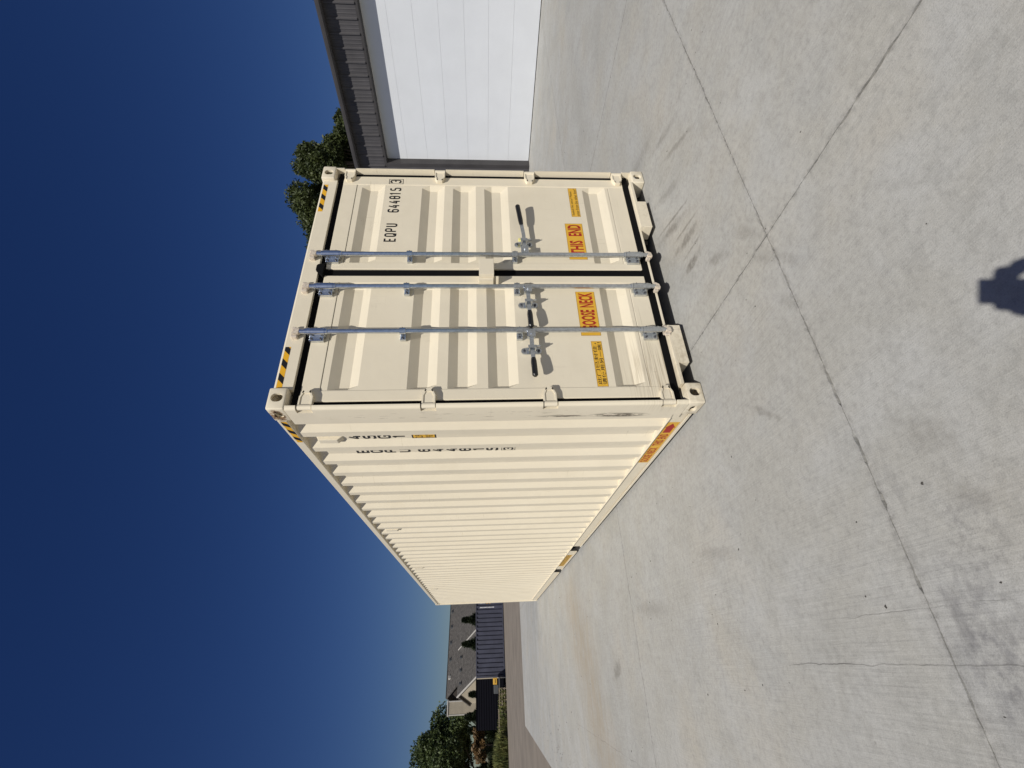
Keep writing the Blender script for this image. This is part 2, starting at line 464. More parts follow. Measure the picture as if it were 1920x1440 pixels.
def ribbon(bm, pts, w, closed, fn, lift):
    pts = [Vector((p[0], p[1])) for p in pts]
    q = [pts[0]]
    for p in pts[1:]:
        if (p - q[-1]).length > 1e-4: q.append(p)
    if closed and (q[0] - q[-1]).length < 1e-4: q.pop()
    n = len(q); L, Rr = [], []
    for i in range(n):
        a = q[i - 1] if (i or closed) else None
        c = q[(i + 1) % n] if (i < n - 1 or closed) else None
        d1 = (q[i] - a).normalized() if a is not None else None
        d2 = (c - q[i]).normalized() if c is not None else None
        if d1 is None: d1 = d2
        if d2 is None: d2 = d1
        t = (d1 + d2)
        t = t.normalized() if t.length > 1e-3 else d1
        nn = Vector((-t.y, t.x))
        k = min(1 / max(0.35, nn.dot(Vector((-d1.y, d1.x)))), 2.2) * w / 2
        L.append(bm.verts.new(fn(q[i] + nn * k, lift))); Rr.append(bm.verts.new(fn(q[i] - nn * k, lift)))
    for i in range(n if closed else n - 1):
        j = (i + 1) % n
        bm.faces.new((L[i], L[j], Rr[j], Rr[i]))
def glyph(bm, ch, ox, oy, w, h, fn, thick=0.31):
    """fn((u, v), lift) -> xyz"""
    for k, (pts, r, cl) in enumerate(G[ch]):
        P = rc(pts, r, bool(cl)) if r else [Vector(p) for p in pts]
        t = thick
        loc = [Vector((ox + (p.x * (1 - t) + t / 2) * w, oy + (p.y * (H - t) / H + t / 2) / H * h)) for p in P]
        ribbon(bm, loc, t * w, bool(cl), fn, 0.0002 * k)

def text_mesh(body, fn, u0, u1, v0, v1, bold=0.0, bm=None):
    """font text fitted to a rectangle; fn((u, v), lift) -> xyz"""
    cu = bpy.data.curves.new("lettering", 'FONT')
    cu.body = body; cu.offset = bold; cu.resolution_u = 2
    o = bpy.data.objects.new("lettering", cu); COL.objects.link(o)
    me = o.to_mesh()
    co = np.empty(len(me.vertices) * 3); me.vertices.foreach_get("co", co); co = co.reshape(-1, 3)
    lo, hi = co.min(0), co.max(0)
    bm = bm or new()
    V = []
    for c in co:
        u = u0 + (c[0] - lo[0]) / (hi[0] - lo[0]) * (u1 - u0); v = v0 + (c[1] - lo[1]) / (hi[1] - lo[1]) * (v1 - v0)
        V.append(bm.verts.new(fn(Vector((u, v)), 0)))
    for p in me.polygons:
        try: bm.faces.new([V[i] for i in p.vertices])
        except ValueError: pass
    o.to_mesh_clear(); bpy.data.objects.remove(o, do_unlink=True); bpy.data.curves.remove(cu)
    return bm

def on_front(y):
    return lambda p, l: (p[0], y - l, p[1])
def on_side(x):
    return lambda p, l: (x - l, -p[0], p[1])       # u runs towards the doors (-y)

def sheet(bm, fn, u0, u1, v0, v1, lift=0.0):
    bm.faces.new([bm.verts.new(fn(Vector(p), lift)) for p in ((u0, v0), (u1, v0), (u1, v1), (u0, v1))])
    return bm

# ================================================================== SETTING
g = new()
NG = 24
for i in range(1):
    vv = [g.verts.new(p) for p in ((-1500, -1500, -0.35), (1500, -1500, -0.35), (1500, 1500, -0.35), (-1500, 1500, -0.35))]
    g.faces.new(vv)
struct(put('ground', g, 'soil', smooth=0))

# dusty asphalt beyond the slab: falls slightly away from the yard
g = new()
prof = [(-60, -0.03), (19.9, -0.03), (24, -0.05), (43, -0.14), (75, -0.14)]
xs = [-70, 70]
rows = [[g.verts.new((x, y, z)) for x in xs] for y, z in prof]
for a, b in zip(rows, rows[1:]):
    g.faces.new((a[0], a[1], b[1], b[0]))
struct(put('asphalt_road', g, 'asphalt', smooth=0))

# concrete yard: poured bays with sawn joints
yard = struct(put('concrete_yard', sheet(new(), lambda p, l: (p[0], p[1], -0.022), -3.62, 30, -11.9, 19.75), 'joint', smooth=0))
XJ = [-3.65, 0.435, 4.27, 8.1, 11.95, 18.0, 30.0]
YJ = [-11.92, -8.3, -4.68, -1.06, 2.56, 6.18, 9.80, 13.42, 16.6, 19.78]
rj = random.Random(3)
def edge_pts(a, b, inward, fine):
    """points from a to b along one slab edge, crumbled where the saw chipped it"""
    a, b = Vector(a), Vector(b)
    L = (b - a).length
    n = max(1, int(L / 0.022)) if fine else 1
    out = []
    chip = 0.0
    for k in range(n):
        t = k / n
        if fine and 0 < k:
            if rj.random() < 0.10: chip = rj.uniform(0.002, 0.008)
            elif rj.random() < 0.35: chip = 0.0
            off = rj.uniform(-0.0022, 0.0024) + chip
        else:
            off = 0
        out.append(a.lerp(b, t) + Vector(inward) * off)
    return out
for i in range(len(XJ) - 1):
    for j in range(len(YJ) - 1):
        gx0 = 0.0028 if i else 0; gy0 = 0.0028 if j else 0
        x0, x1 = XJ[i] + gx0, XJ[i + 1] - 0.0028
        y0, y1 = YJ[j] + gy0, YJ[j + 1] - 0.0028
        fine = i <= 2 and 2 <= j <= 4
        pts = edge_pts((x0, y0), (x1, y0), (0, 1), fine) + edge_pts((x1, y0), (x1, y1), (-1, 0), fine) + \
              edge_pts((x1, y1), (x0, y1), (0, -1), fine) + edge_pts((x0, y1), (x0, y0), (1, 0), fine)
        s = new()
        top = [s.verts.new((p.x, p.y, 0)) for p in pts]
        bot = [s.verts.new((p.x, p.y, -0.021)) for p in pts]
        s.faces.new(top)
        for k in range(len(pts)):
            s.faces.new((top[k - 1], top[k], bot[k], bot[k - 1]))
        put('slab', s, 'concrete', yard, smooth=0)

# loose grit and leaf crumbs lying on the slab
g = new()
rs = random.Random(11)
spots = [(rs.uniform(-3.4, 9), rs.uniform(-1.9, 14)) for _ in range(170)] + [(rs.uniform(-2.2, 2.5), rs.uniform(-1.6, 2.0)) for _ in range(55)]
spots += [(rs.gauss(-3.1, .25), rs.gauss(9.5, 1.4)) for _ in range(60)]
for (x, y) in spots:
    if -0.1 < x < 2.6 and -0.1 < y < 12.4: continue
    r = rs.choice((0.003, 0.004, 0.004, 0.005, 0.006)) * (1 + max(0, y) * 0.14)
    n_ = rs.randint(5, 7); a0 = rs.uniform(0, 6)
    ring = [g.verts.new((x + math.cos(a0 + 6.283 * k / n_) * r * rs.uniform(.6, 1.3), y + math.sin(a0 + 6.283 * k / n_) * r * rs.uniform(.5, 1.8), 0.0006)) for k in range(n_)]
    tp = g.verts.new((x, y, r * 0.55))
    for k in range(n_): g.faces.new((ring[k - 1], ring[k], tp))
grit = put('grit', g, M['joint'], smooth=0)
grit['kind'] = 'stuff'; grit['label'] = 'scattered dark grit and leaf crumbs on the concrete'; grit['category'] = 'grit'

# ================================================================== CREAM CONTAINER
W, LEN, HT = 2.438, 12.192, 2.896
box_t = thing('shipping_container', 'long cream forty-foot shipping container with double doors and three locking rods', 'container')

# --- corner castings: hollow forgings with rounded openings
def stadium(cu, cv, hw, hh, n=8):
    r = min(hw, hh)
    pts = []
    for (sx, sy, a0) in ((1, 1, 0), (-1, 1, 90), (-1, -1, 180), (1, -1, 270)):
        for k in range(n + 1):
            a = R(a0 + 90 * k / n)
            pts.append((cu + sx * (hw - r) + r * math.cos(a), cv + sy * (hh - r) + r * math.sin(a)))
    return pts
def casting_mesh():
    a = put('tmp', box(new(), 0, 0.162, 0, 0.178, 0, 0.118, 0.015, 3), 'cream')
    cut = new()
    box(cut, 0.022, 0.145, 0.024, 0.160, 0.020, 0.100)
    c1 = put('tmp', cut, 'cream', smooth=0)
    c2 = put('tmp', prism(new(), stadium(0.086, 0.058, 0.031, 0.038), XZ, -0.02, 0.06), 'cream', smooth=0)
    c3 = put('tmp', prism(new(), stadium(0.092, 0.058, 0.040, 0.026), YZ, -0.02, 0.06), 'cream', smooth=0)
    c4 = put('tmp', prism(new(), stadium(0.083, 0.091, 0.031, 0.050), XY, 0.06, 0.14), 'cream', smooth=0)
    for c in (c1, c2, c3, c4):
        md = a.modifiers.new('b', 'BOOLEAN'); md.operation = 'DIFFERENCE'; md.solver = 'EXACT'; md.object = c
    dg = bpy.context.evaluated_depsgraph_get()
    me = bpy.data.meshes.new_from_object(a.evaluated_get(dg))
    for o in (a, c1, c2, c3, c4): bpy.data.objects.remove(o, do_unlink=True)
    return me
CM = casting_mesh()
def casting(sx, sy, sz):
    bm = new(); bm.from_mesh(CM)
    for v in bm.verts:
        x, y, z = v.co
        v.co = (x if sx < 0 else W - x, y if sy < 0 else LEN - y, HT - 0.118 + z if sz > 0 else 0.118 - z)
    return put('corner_casting', bm, 'cream', box_t)
for sx in (-1, 1):
    for sy in (-1, 1):
        for sz in (-1, 1):
            casting(sx, sy, sz)

HZ = (2.660, 1.865, 1.055, 0.246)         # hinge heights
HH = 0.045                                 # half height of a hinge knuckle
def post(mirror):
    fx = (lambda x: W - x) if mirror else (lambda x: x)
    arc = [(0.024 - 0.024 * math.cos(t), 0.030 - 0.024 * math.sin(t)) for t in [math.pi / 2 * k / 6 for k in range(7)]]
    full = [(0.0, 0.228)] + arc + [(0.028, 0.006), (0.028, 0.10), (0.15, 0.10), (0.15, 0.228)]
    cut = [(0.0, 0.228), (0.0, 0.062), (0.028, 0.062), (0.028, 0.10), (0.15, 0.10), (0.15, 0.228)]
    bm = new()
    zs = [0.116] + sorted(z + s * (HH + 0.006) for z in HZ for s in (-1, 1)) + [2.780]
    for k in range(len(zs) - 1):
        prof_ = full if k % 2 == 0 else cut
        prism(bm, [(fx(u), v) for u, v in prof_], XY, zs[k], zs[k + 1])
    p = put('corner_post', bm, 'cream', box_t)
    for z in HZ:
        k = new(); cyl(k, (fx(0.026), 0.032, z - HH), (fx(0.026), 0.032, z + HH), 0.0195, 20)
        put('hinge_pin', k, 'cream', p)
post(False); post(True)
for x0 in (0.0, W - 0.14):                  # posts of the far end
    put('corner_post', box(new(), x0, x0 + 0.14, LEN - 0.16, LEN - 0.004, 0.116, 2.780, 0.008), 'cream', box_t)

# --- header over the doors, sill below them
bm = new()
prism(bm, [(0.030, 2.760), (0.030, 2.872), (0.036, 2.884), (0.14, 2.884), (0.14, 2.760)], YZ, 0.158, W - 0.158)
put('door_header', bm, 'cream', box_t)
put('roof', box(new(), 0.03, W - 0.03, 0.05, LEN - 0.05, 2.862, 2.8865, 0.002), 'cream', box_t)
bm = new()
box(bm, 0.640, 1.716, 0.046, 0.150, 0.126, 0.1395, 0.001)                       # thin plate over the tunnel
for (a, b, c) in ((0.325, 0.655, 0.155), (1.700, 2.020, W - 0.155)):
    lo_, hi_ = min(a, c), max(b, c)
    prism(bm, [(0.004, 0.118), (0.004, 0.138), (0.030, 0.1405), (0.150, 0.1405), (0.150, 0.118)], YZ, lo_, hi_)
    box(bm, a, b, 0.004, 0.15, 0.040, 0.1175, 0.003)
    l2, h2 = (c, a) if c < a else (b, c)
    box(bm, l2, h2, 0.060, 0.12, 0.104, 0.1175, 0.002)
put('door_sill', bm, 'cream', box_t)
put('floor', box(new(), 0.06, W - 0.06, 0.16, LEN - 0.1, 0.150, 0.163), 'dark', box_t)
for s in (0.66, 1.64):                       # sides of the gooseneck tunnel
    put('tunnel_beam', box(new(), s, s + 0.05, 0.152, 3.4, 0.045, 0.149), 'dark', box_t)
put('tunnel_end', box(new(), 0.72, 1.63, 3.35, 3.4, 0.045, 0.149), 'dark', box_t)
for k in range(24):
    y_ = 3.7 + k * 0.35
    if y_ < 11.9:
        put('cross_member', box(new(), 0.06, W - 0.06, y_, y_ + 0.045, 0.045, 0.149), 'dark', box_t)

# --- gasket in the gaps round the leaves
bm = new()
box(bm, 0.029, W - 0.029, 0.058, 0.098, 2.700, 2.7595)
box(bm, 0.029, W - 0.029, 0.058, 0.098, 0.141, 0.1975)
box(bm, 0.029, 0.090, 0.062, 0.098, 0.1975, 2.700)
box(bm, W - 0.090, W - 0.029, 0.062, 0.098, 0.1975, 2.700)
box(bm, 1.183, 1.256, 0.066, 0.098, 0.1975, 2.700)
put('door_gasket', bm, 'black', box_t, smooth=0)
bm = new()                                   # rubber flap where the two leaves meet the header
prism(bm, [(1.16, 2.72), (1.285, 2.72), (1.275, 2.768), (1.262, 2.776), (1.216, 2.776), (1.200, 2.768), (1.185, 2.80), (1.150, 2.80)][:6], XZ, 0.024, 0.060)
put('gasket_flap', bm, 'black', box_t, smooth=0)

DY = 0.053                                   # front of the door leaves
Z0, Z1 = 0.196, 2.716
REC = ((2.545, 2.345), (2.020, 1.820), (1.746, 1.544), (1.468, 1.257), (0.580, 0.370))

def door(x0, x1, s0, s1, side):
    """leaf from x0 to x1, panel between s0 and s1"""
    bm = new()
    box(bm, x0, s0, DY, 0.095, Z0, Z1, 0.006)
    box(bm, s1, x1, DY, 0.095, Z0, Z1, 0.006)
    d = put('door', bm, 'cream', box_t)
    d['label'] = side
    put('door_rail', box(new(), s0 - 0.002, s1 + 0.002, DY + 0.002, 0.095, 2.592, Z1 - 0.001, 0.004), 'cream', d)
    put('door_rail', box(new(), s0 - 0.002, s1 + 0.002, DY + 0.002, 0.095, Z0 + 0.001, 0.338, 0.004), 'cream', d)
    # pressed panel: five trapezoid recesses, closed at both ends
    pz = [(2.588, 0.0)]
    for a, b in REC:
        pz += [(a, 0.0), (a - 0.066, 0.036), (b + 0.066, 0.036), (b, 0.0)]
    pz += [(0.342, 0.0)]
    xsn = [s0 - 0.002, s0 + 0.002, s0 + 0.036, s1 - 0.036, s1 - 0.002, s1 + 0.002]
    bm = new()
    grid = []
    for k, x in enumerate(xsn):
        f = 1.0 if k in (2, 3) else 0.0
        grid.append([bm.verts.new((x, DY + 0.004 + dd * f, z)) for z, dd in pz])
    for a, b in zip(grid, grid[1:]):
        for k in range(len(pz) - 1):
            bm.faces.new((a[k], b[k], b[k + 1], a[k + 1]))
    put('door_panel', bm, 'cream', d, smooth=0)
    return d
dl = door(0.078, 1.184, 0.163, 1.109, 'left leaf with two locking rods')
dr = door(1.254, 2.372, 1.322, 2.262, 'right leaf with one locking rod')

# --- hinges
def hinge(d, fx, z):
    bm = new()
    out = [(0.022, -HH), (0.10, -0.044), (0.118, -0.040), (0.148, -0.022), (0.150, 0.022), (0.118, 0.040), (0.10, 0.044), (0.022, HH)]
    prism(bm, [(fx(u), z + v) for u, v in out], XZ, 0.026, DY + 0.001)
    for s in (-1, 1):
        pr = [(0.018, s * HH), (0.10, s * 0.044), (0.148, s * 0.022), (0.140, s * 0.015), (0.096, s * 0.034), (0.018, s * 0.034)]
        prism(bm, [(fx(u), z + v) for u, v in pr], XZ, 0.020, 0.045)
    prism(bm, [(fx(u), z + v) for u, v in ((0.128, -0.03), (0.151, -0.021), (0.151, 0.021), (0.128, 0.03))], XZ, 0.020, 0.045)
    put('hinge', bm, 'cream', d)
for z in HZ:
    hinge(dl, lambda u: u, z)
    hinge(dr, lambda u: W - u, z)

# --- locking rods with guides, cams and keepers
RY = 0.004
def rod(d, x):
    bm = new()
    cyl(bm, (x, RY, 0.150), (x, RY, 2.785), 0.0175, 24)
    put('locking_rod', bm, 'galv', d)
    for zc, hl in ((2.670, 0.060), (0.268, 0.060), (2.068, 0.021), (1.234, 0.021)):
        b = new()
        arc = [(x + 0.027 * math.cos(t), RY - 0.027 * math.sin(t)) for t in [math.pi * k / 10 for k in range(11)]]
        prism(b, [(x + 0.027, DY - 0.001)] + arc + [(x - 0.027, DY - 0.001)], XY, zc - hl, zc + hl)
        wl = 0.040 if hl > 0.05 else 0.034
        hf = hl - 0.010 if hl > 0.05 else hl
        box(b, x - 0.024 - wl, x - 0.022, DY - 0.026, DY - 0.0005, zc - hf, zc + hf, 0.003)
        br = put('rod_bracket', b, 'galv', d)
        for dz in ((-0.032, 0.032) if hl > 0.05 else (0.0,)):
            put('bolt', cyl(new(), (x - 0.024 - wl * .55, DY - 0.034, zc + dz), (x - 0.024 - wl * .55, DY - 0.025, zc + dz), 0.0085, 6), 'bolt', d)
        for dz in ((-0.036, 0.036) if hl > 0.05 else (0.0,)):
            put('rivet', cyl(new(), (x + 0.012, RY - 0.027, zc + dz), (x + 0.010, RY - 0.017, zc + dz), 0.0045, 8), 'bolt', d)
        if hl > 0.05:
            for e in (zc - hl - 0.009, zc + hl + 0.010):
                put('rod_collar', cyl(new(), (x, RY, e - 0.008), (x, RY, e + 0.008), 0.0240, 20), 'galv', d)
    for zc, s in ((2.806, 1), (0.136, -1)):
        b = new()                                    # forged cam
        prism(b, [(x - 0.022, zc - s * 0.022), (x + 0.020, zc - s * 0.024), (x + 0.026, zc), (x + 0.012, zc + s * 0.022), (x - 0.004, zc + s * 0.010), (x - 0.014, zc + s * 0.026), (x - 0.034, zc + s * 0.016)], XZ, RY - 0.016, RY + 0.016)
        bmesh.ops.bevel(b, geom=b.edges[:], offset=0.004, segments=2, affect='EDGES')
        put('rod_cam', b, 'cast', d)
        b = new()                                    # keeper welded to header or sill
        yb = 0.034 if s > 0 else 0.016
        if not (s < 0 and 0.66 < x < 1.70):
            box(b, x - 0.052, x - 0.026, -0.004, yb, zc - 0.010, zc + 0.030, 0.005)
            box(b, x + 0.018, x + 0.040, 0.000, yb, zc + 0.006, zc + 0.036, 0.005)
            box(b, x - 0.040, x + 0.030, 0.014, yb, zc + 0.018, zc + 0.040, 0.004)
        else:
            box(b, x - 0.048, x - 0.024, -0.002, 0.030, 0.132, 0.166, 0.005)
            box(b, x + 0.020, x + 0.040, -0.002, 0.030, 0.132, 0.166, 0.005)
            box(b, x - 0.026, x + 0.022, 0.022, 0.046, 0.126, 0.139, 0.002)
        put('cam_keeper', b, 'cast', box_t)
rod(dr, 1.366)
rod(dl, 1.031)
rod(dl, 0.613)

# --- handles
def handle(d, x, sgn, ln, tipout, droop):
    """sgn +1: to the right; the lever leaves the rod and runs to a black grip"""
    z = 1.152
    b = new()
    box(b, x + sgn * 0.038 - 0.028, x + sgn * 0.038 + 0.028, RY - 0.022, RY + 0.020, z - 0.030, z + 0.030, 0.004)
    put('handle_hub', b, 'galv', d)
    k = new(); cyl(k, (x + sgn * 0.040, RY - 0.030, z), (x + sgn * 0.040, RY - 0.020, z), 0.009, 6)
    put('hub_bolt', k, 'galv', d)
    b = new()
    n = 12
    top, bot = [], []
    P = []
    for i in range(n + 1):
        t = i / n
        px = x + sgn * (0.05 + (ln - 0.05) * t)
        s_ = max(0, (t - .35) / .65)
        py = RY - 0.002 + (tipout - RY) * (3 * s_ * s_ - 2 * s_ ** 3)
        P.append((px, py, z + droop * s_))
    cut_ = int(n * 0.68)
    for i in range(cut_):
        a, c = Vector(P[i]), Vector(P[i + 1])
        vs_ = []
        for p in (a, c):
            for dy, dz in ((-0.005, -0.015), (0.005, -0.015), (0.005, 0.015), (-0.005, 0.015)):
                vs_.append(b.verts.new(p + Vector((0, dy, dz))))
        for f in ((0, 1, 5, 4), (1, 2, 6, 5), (2, 3, 7, 6), (3, 0, 4, 7)):
            b.faces.new([vs_[q] for q in f])
        if i == 0: b.faces.new(vs_[:4])
        if i == cut_ - 1: b.faces.new(vs_[4:])
    bmesh.ops.remove_doubles(b, verts=b.verts, dist=1e-5)
    put('handle', b, 'galv', d)
    b = new()
    gp = P[cut_ - 1:]
    e = Vector(gp[-1]) + (Vector(gp[-1]) - Vector(gp[-2])).normalized() * 0.010
    gp = gp + [tuple(e)]
    rr = [0.0205] * len(gp); rr[0] = 0.017; rr[-1] = 0.013
    tube(b, gp, rr, 20)
    put('handle_grip', b, 'grip', d)
    # catch plate on the leaf and its swinging hook
    xc = x + sgn * (0.155 if sgn < 0 else 0.150)
    b = new()
    prism(b, stadium(xc, z + 0.002, 0.026, 0.074), XZ, DY - 0.012, DY - 0.0005)
    put('catch_plate', b, 'galv', d)
    b = new()
    box(b, xc - 0.014, xc + 0.014, RY - 0.020, DY - 0.006, z + 0.019, z + 0.027, 0.002)
    box(b, xc - 0.014, xc + 0.014, RY - 0.024, DY - 0.006, z - 0.027, z - 0.019, 0.002)
    box(b, xc - 0.012, xc + 0.012, RY - 0.026, RY - 0.018, z - 0.027, z + 0.030, 0.002)
    put('catch', b, 'galv', d)
    for dz in (-0.050, 0.053):
        put('bolt', cyl(new(), (xc, DY - 0.021, z + dz), (xc, DY - 0.011, z + dz), 0.0095, 6), 'bolt', d)
    k = new()
    tube(k, [(xc + 0.004, RY - 0.014, z - 0.03), (xc + 0.012, RY - 0.012, z - 0.055), (xc + 0.02, RY + .004, z - 0.062), (xc + 0.026, RY + .012, z - 0.045), (xc + 0.022, RY, z - 0.022)], 0.006, 8)
    put('catch_hook', k, 'galv', d)
    return xc, z
xc, zc = handle(dr, 1.366, 1, 0.545, -0.016, 0.036)
handle(dl, 1.031, -1, 0.390, -0.012, -0.002)
handle(dl, 0.613, -1, 0.388, -0.012, -0.004)
bm = new()
box(bm, xc + 0.004, xc + 0.034, 0.0, 0.016, zc + 0.024, zc + 0.046, 0.004)
put('customs_seal', bm, 'seal', box_t)

# --- lock box over the meeting stiles
bm = new()
box(bm, 1.100, 1.262, -0.056, -0.050, 1.408, 1.522, 0.002)
box(bm, 1.100, 1.262, -0.051, DY - 0.002, 1.516, 1.522, 0.001)
box(bm, 1.100, 1.106, -0.051, 0.010, 1.409, 1.517, 0.001)
box(bm, 1.256, 1.262, -0.051, DY - 0.002, 1.409, 1.517, 0.001)
put('lock_box', bm, 'cream', dr)
bm = new()
cyl(bm, (1.262, -0.02, 1.478), (1.278, -0.02, 1.478), 0.012, 10)
box(bm, 1.262, 1.276, 0.01, DY - 0.001, 1.42, 1.51, 0.002)
put('lock_box_lug', bm, 'cream', dr)
bm = new()
box(bm, 1.080, 1.098, -0.022, DY - 0.001, 1.412, 1.526, 0.003)
box(bm, 1.095, 1.178, 0.018, DY - 0.001, 1.424, 1.510, 0.002)
box(bm, 1.092, 1.112, -0.022, DY - 0.001, 1.372, 1.392, 0.002)
put('lock_bracket', bm, 'cream', dl)

# --- long sides
def side_wall(x_out, sgn):
    """trapezoid corrugation; sgn +1: recesses go towards +x"""
    pr = []
    y = 0.215
    pr.append((y, 0.036)); y = 0.323
    k = 0
    while y < LEN - 0.33:
        pr += [(y, 0.036), (y + 0.068, 0.0), (y + 0.140, 0.0), (y + 0.208, 0.036)]
        y += 0.278
    pr.append((LEN - 0.10, 0.036))
    bm = new()
    a = [bm.verts.new((x_out + sgn * d, yy, 0.172)) for yy, d in pr]
    b = [bm.verts.new((x_out + sgn * d, yy, 2.822)) for yy, d in pr]
    for i in range(len(pr) - 1):
        bm.faces.new((a[i], a[i + 1], b[i + 1], b[i]))
    put('side_wall', bm, 'cream', box_t, smooth=0)
    f = lambda d: x_out + sgn * d - (0.012 * sgn)
    put('top_rail', box(new(), min(f(0), f(0.06)), max(f(0), f(0.06)), 0.176, LEN - 0.178, 2.818, 2.880, 0.004), 'cream', box_t)
for xo, sg in ((0.012, 1), (W - 0.012, -1)):
    side_wall(xo, sg)
    f = (lambda d: d) if sg > 0 else (lambda d: W - d)
    r_ = None
    def bar(bm, d0, d1, z0, z1, ya, yb, bev=0.0015):
        box(bm, min(f(d0), f(d1)), max(f(d0), f(d1)), ya, yb, z0, z1, bev)
    segs = ((0.176, 4.69), (5.05, 6.77), (7.13, LEN - 0.178))
    bm = new()
    for ya, yb in segs:
        bar(bm, 0.0, 0.05, 0.164, 0.172, ya, yb) if False else None
        bar(bm, 0.014, 0.020, 0.046, 0.166, ya, yb)
        bar(bm, -0.001, 0.050, 0.036, 0.044, ya, yb)
        bar(bm, -0.001, 0.005, 0.043, 0.056, ya, yb)
    bar(bm, 0.0, 0.055, 0.165, 0.1718, 0.176, LEN - 0.178)
    put('bottom_rail', bm, 'cream', box_t)
    for ya in (4.69, 6.77):
        b = new()
        for e in (ya - 0.004, ya + 0.360):
            bar(b, 0.015, 0.9, 0.038, 0.163, e, e + 0.004, 0)
        bar(b, 0.015, 0.9, 0.036, 0.040, ya, ya + 0.36, 0)
        put('fork_pocket', b, 'dark', box_t)
for yv in (0.534, 3.324, 6.10, 8.9):          # little louvre boxes high on the wall
    b = new()
    prism(b, [(0.047, 2.735), (0.016, 2.722), (0.014, 2.585), (0.047, 2.548)], lambda u, v, a: (u, a, v), yv, yv + 0.064)
    bmesh.ops.bevel(b, geom=b.edges[:], offset=0.003, segments=1, affect='EDGES')
    put('side_vent', b, 'cream', box_t)
put('end_wall', box(new(), 0.13, W - 0.13, LEN - 0.09, LEN - 0.05, 0.17, 2.82), 'cream', box_t)
put('end_header', box(new(), 0.15, W - 0.15, LEN - 0.12, LEN - 0.01, 2.78, 2.885), 'cream', box_t)
put('end_sill', box(new(), 0.15, W - 0.15, LEN - 0.12, LEN - 0.01, 0.04, 0.17), 'cream', box_t)

# --- warning tape
def hazard(fn, u0, u1, v0, v1, name='hazard_tape', start=0.02):
    s = put(name, sheet(new(), fn, u0, u1, v0, v1, 0.0008), 'haz', box_t, smooth=0)
    b = new()
    sh = (v1 - v0) * 1.0
    per, wd_ = 0.116, 0.052
    u = u0 - per + start
    while u < u1:
        # clip a "/" stripe to the tape
        poly = [Vector((u, v0)), Vector((u + wd_, v0)), Vector((u + wd_ + sh, v1)), Vector((u + sh, v1))]
        for (lim, keep) in ((u0, 1), (u1, -1)):
            out = []
            for i, p in enumerate(poly):
                q = poly[(i + 1) % len(poly)]
                pi, qi = (p.x - lim) * keep >= 0, (q.x - lim) * keep >= 0
                if pi: out.append(p)
                if pi != qi:
                    t = (lim - p.x) / (q.x - p.x); out.append(p.lerp(q, t))
            poly = out
            if len(poly) < 3: break
        if len(poly) >= 3:
            b.faces.new([b.verts.new(fn(p, 0.0014)) for p in poly])
        u += per
    put('tape_stripes', b, 'blk', s, smooth=0)
hazard(on_front(0.030), 0.165, 0.500, 2.830, 2.868, start=0.035)
hazard(on_front(0.030), 1.878, 2.222, 2.830, 2.868, start=0.02)
hazard(on_side(0.0), -0.530, -0.188, 2.824, 2.862)

# --- stickers on the doors
def sticker(fn, u0, u1, v0, v1, rows, mat, bold, name='warning_sticker', brd=0.003):
    s = put(name, sheet(new(), fn, u0, u1, v0, v1, 0.0008), 'edge', box_t, smooth=0)
    put('sticker_field', sheet(new(), fn, u0 + brd, u1 - brd, v0 + brd, v1 - brd, 0.0012), 'sticker', s, smooth=0)
    off = lambda p, l: fn(p, l + 0.0017)
    for (body, a0, a1, b0, b1) in rows:
        put('lettering', text_mesh(body, off, a0, a1, b0, b1, bold), mat, s, smooth=0)
DF = on_front(DY + 0.004)
sticker(DF, 0.600, 1.022, 0.627, 0.775, [("GOOSE", 0.654, 0.842, 0.646, 0.757), ("NECK", 0.866, 1.010, 0.646, 0.757)], 'red', 0.030)
sticker(DF, 1.366, 1.788, 0.632, 0.782, [("THIS", 1.424, 1.582, 0.650, 0.762), ("END", 1.636, 1.772, 0.650, 0.762)], 'red', 0.030)
sticker(DF, 1.874, 2.250, 0.631, 0.710, [("Sealed! No entry! Please", 1.890, 2.205, 0.675, 0.703), ("enter from the other door!", 1.885, 2.242, 0.638, 0.666)], 'blk', 0.004)
sticker(DF, 0.166, 0.550, 0.633, 0.711, [("此门已封住，", 0.182, 0.535, 0.675, 0.704), ("请使用另一端！", 0.182, 0.540, 0.640, 0.669)], 'blk', 0.006)

# --- identification marks
bm = new()
fn = DF
fx_ = lambda p, l: fn(p, l + 0.0010)
u = 1.556
cw, ch_ = 0.043, 0.102
for c_, uu in zip("EQPU", (1.556, 1.612, 1.670, 1.728)):
    glyph(bm, c_, uu, 2.200, cw, ch_, fx_)
put('owner_code', bm, 'blk', box_t, smooth=0)
bm = new()
for c_, uu in zip("644815", (1.906, 1.962, 2.018, 2.076, 2.126, 2.184)):
    glyph(bm, c_, uu, 2.200, cw, ch_, fx_)
put('serial_number', bm, 'blk', box_t, smooth=0)
bm = new()
fs_ = on_front(DY)
fz_ = lambda p, l: fs_(p, l + 0.0010)
glyph(bm, '3', 2.286, 2.205, cw, ch_, fz_)
ribbon(bm, [(2.275, 2.192), (2.337, 2.192), (2.337, 2.314), (2.275, 2.314)], 0.005, True, fz_, 0)
put('check_digit', bm, 'blk', box_t, smooth=0)

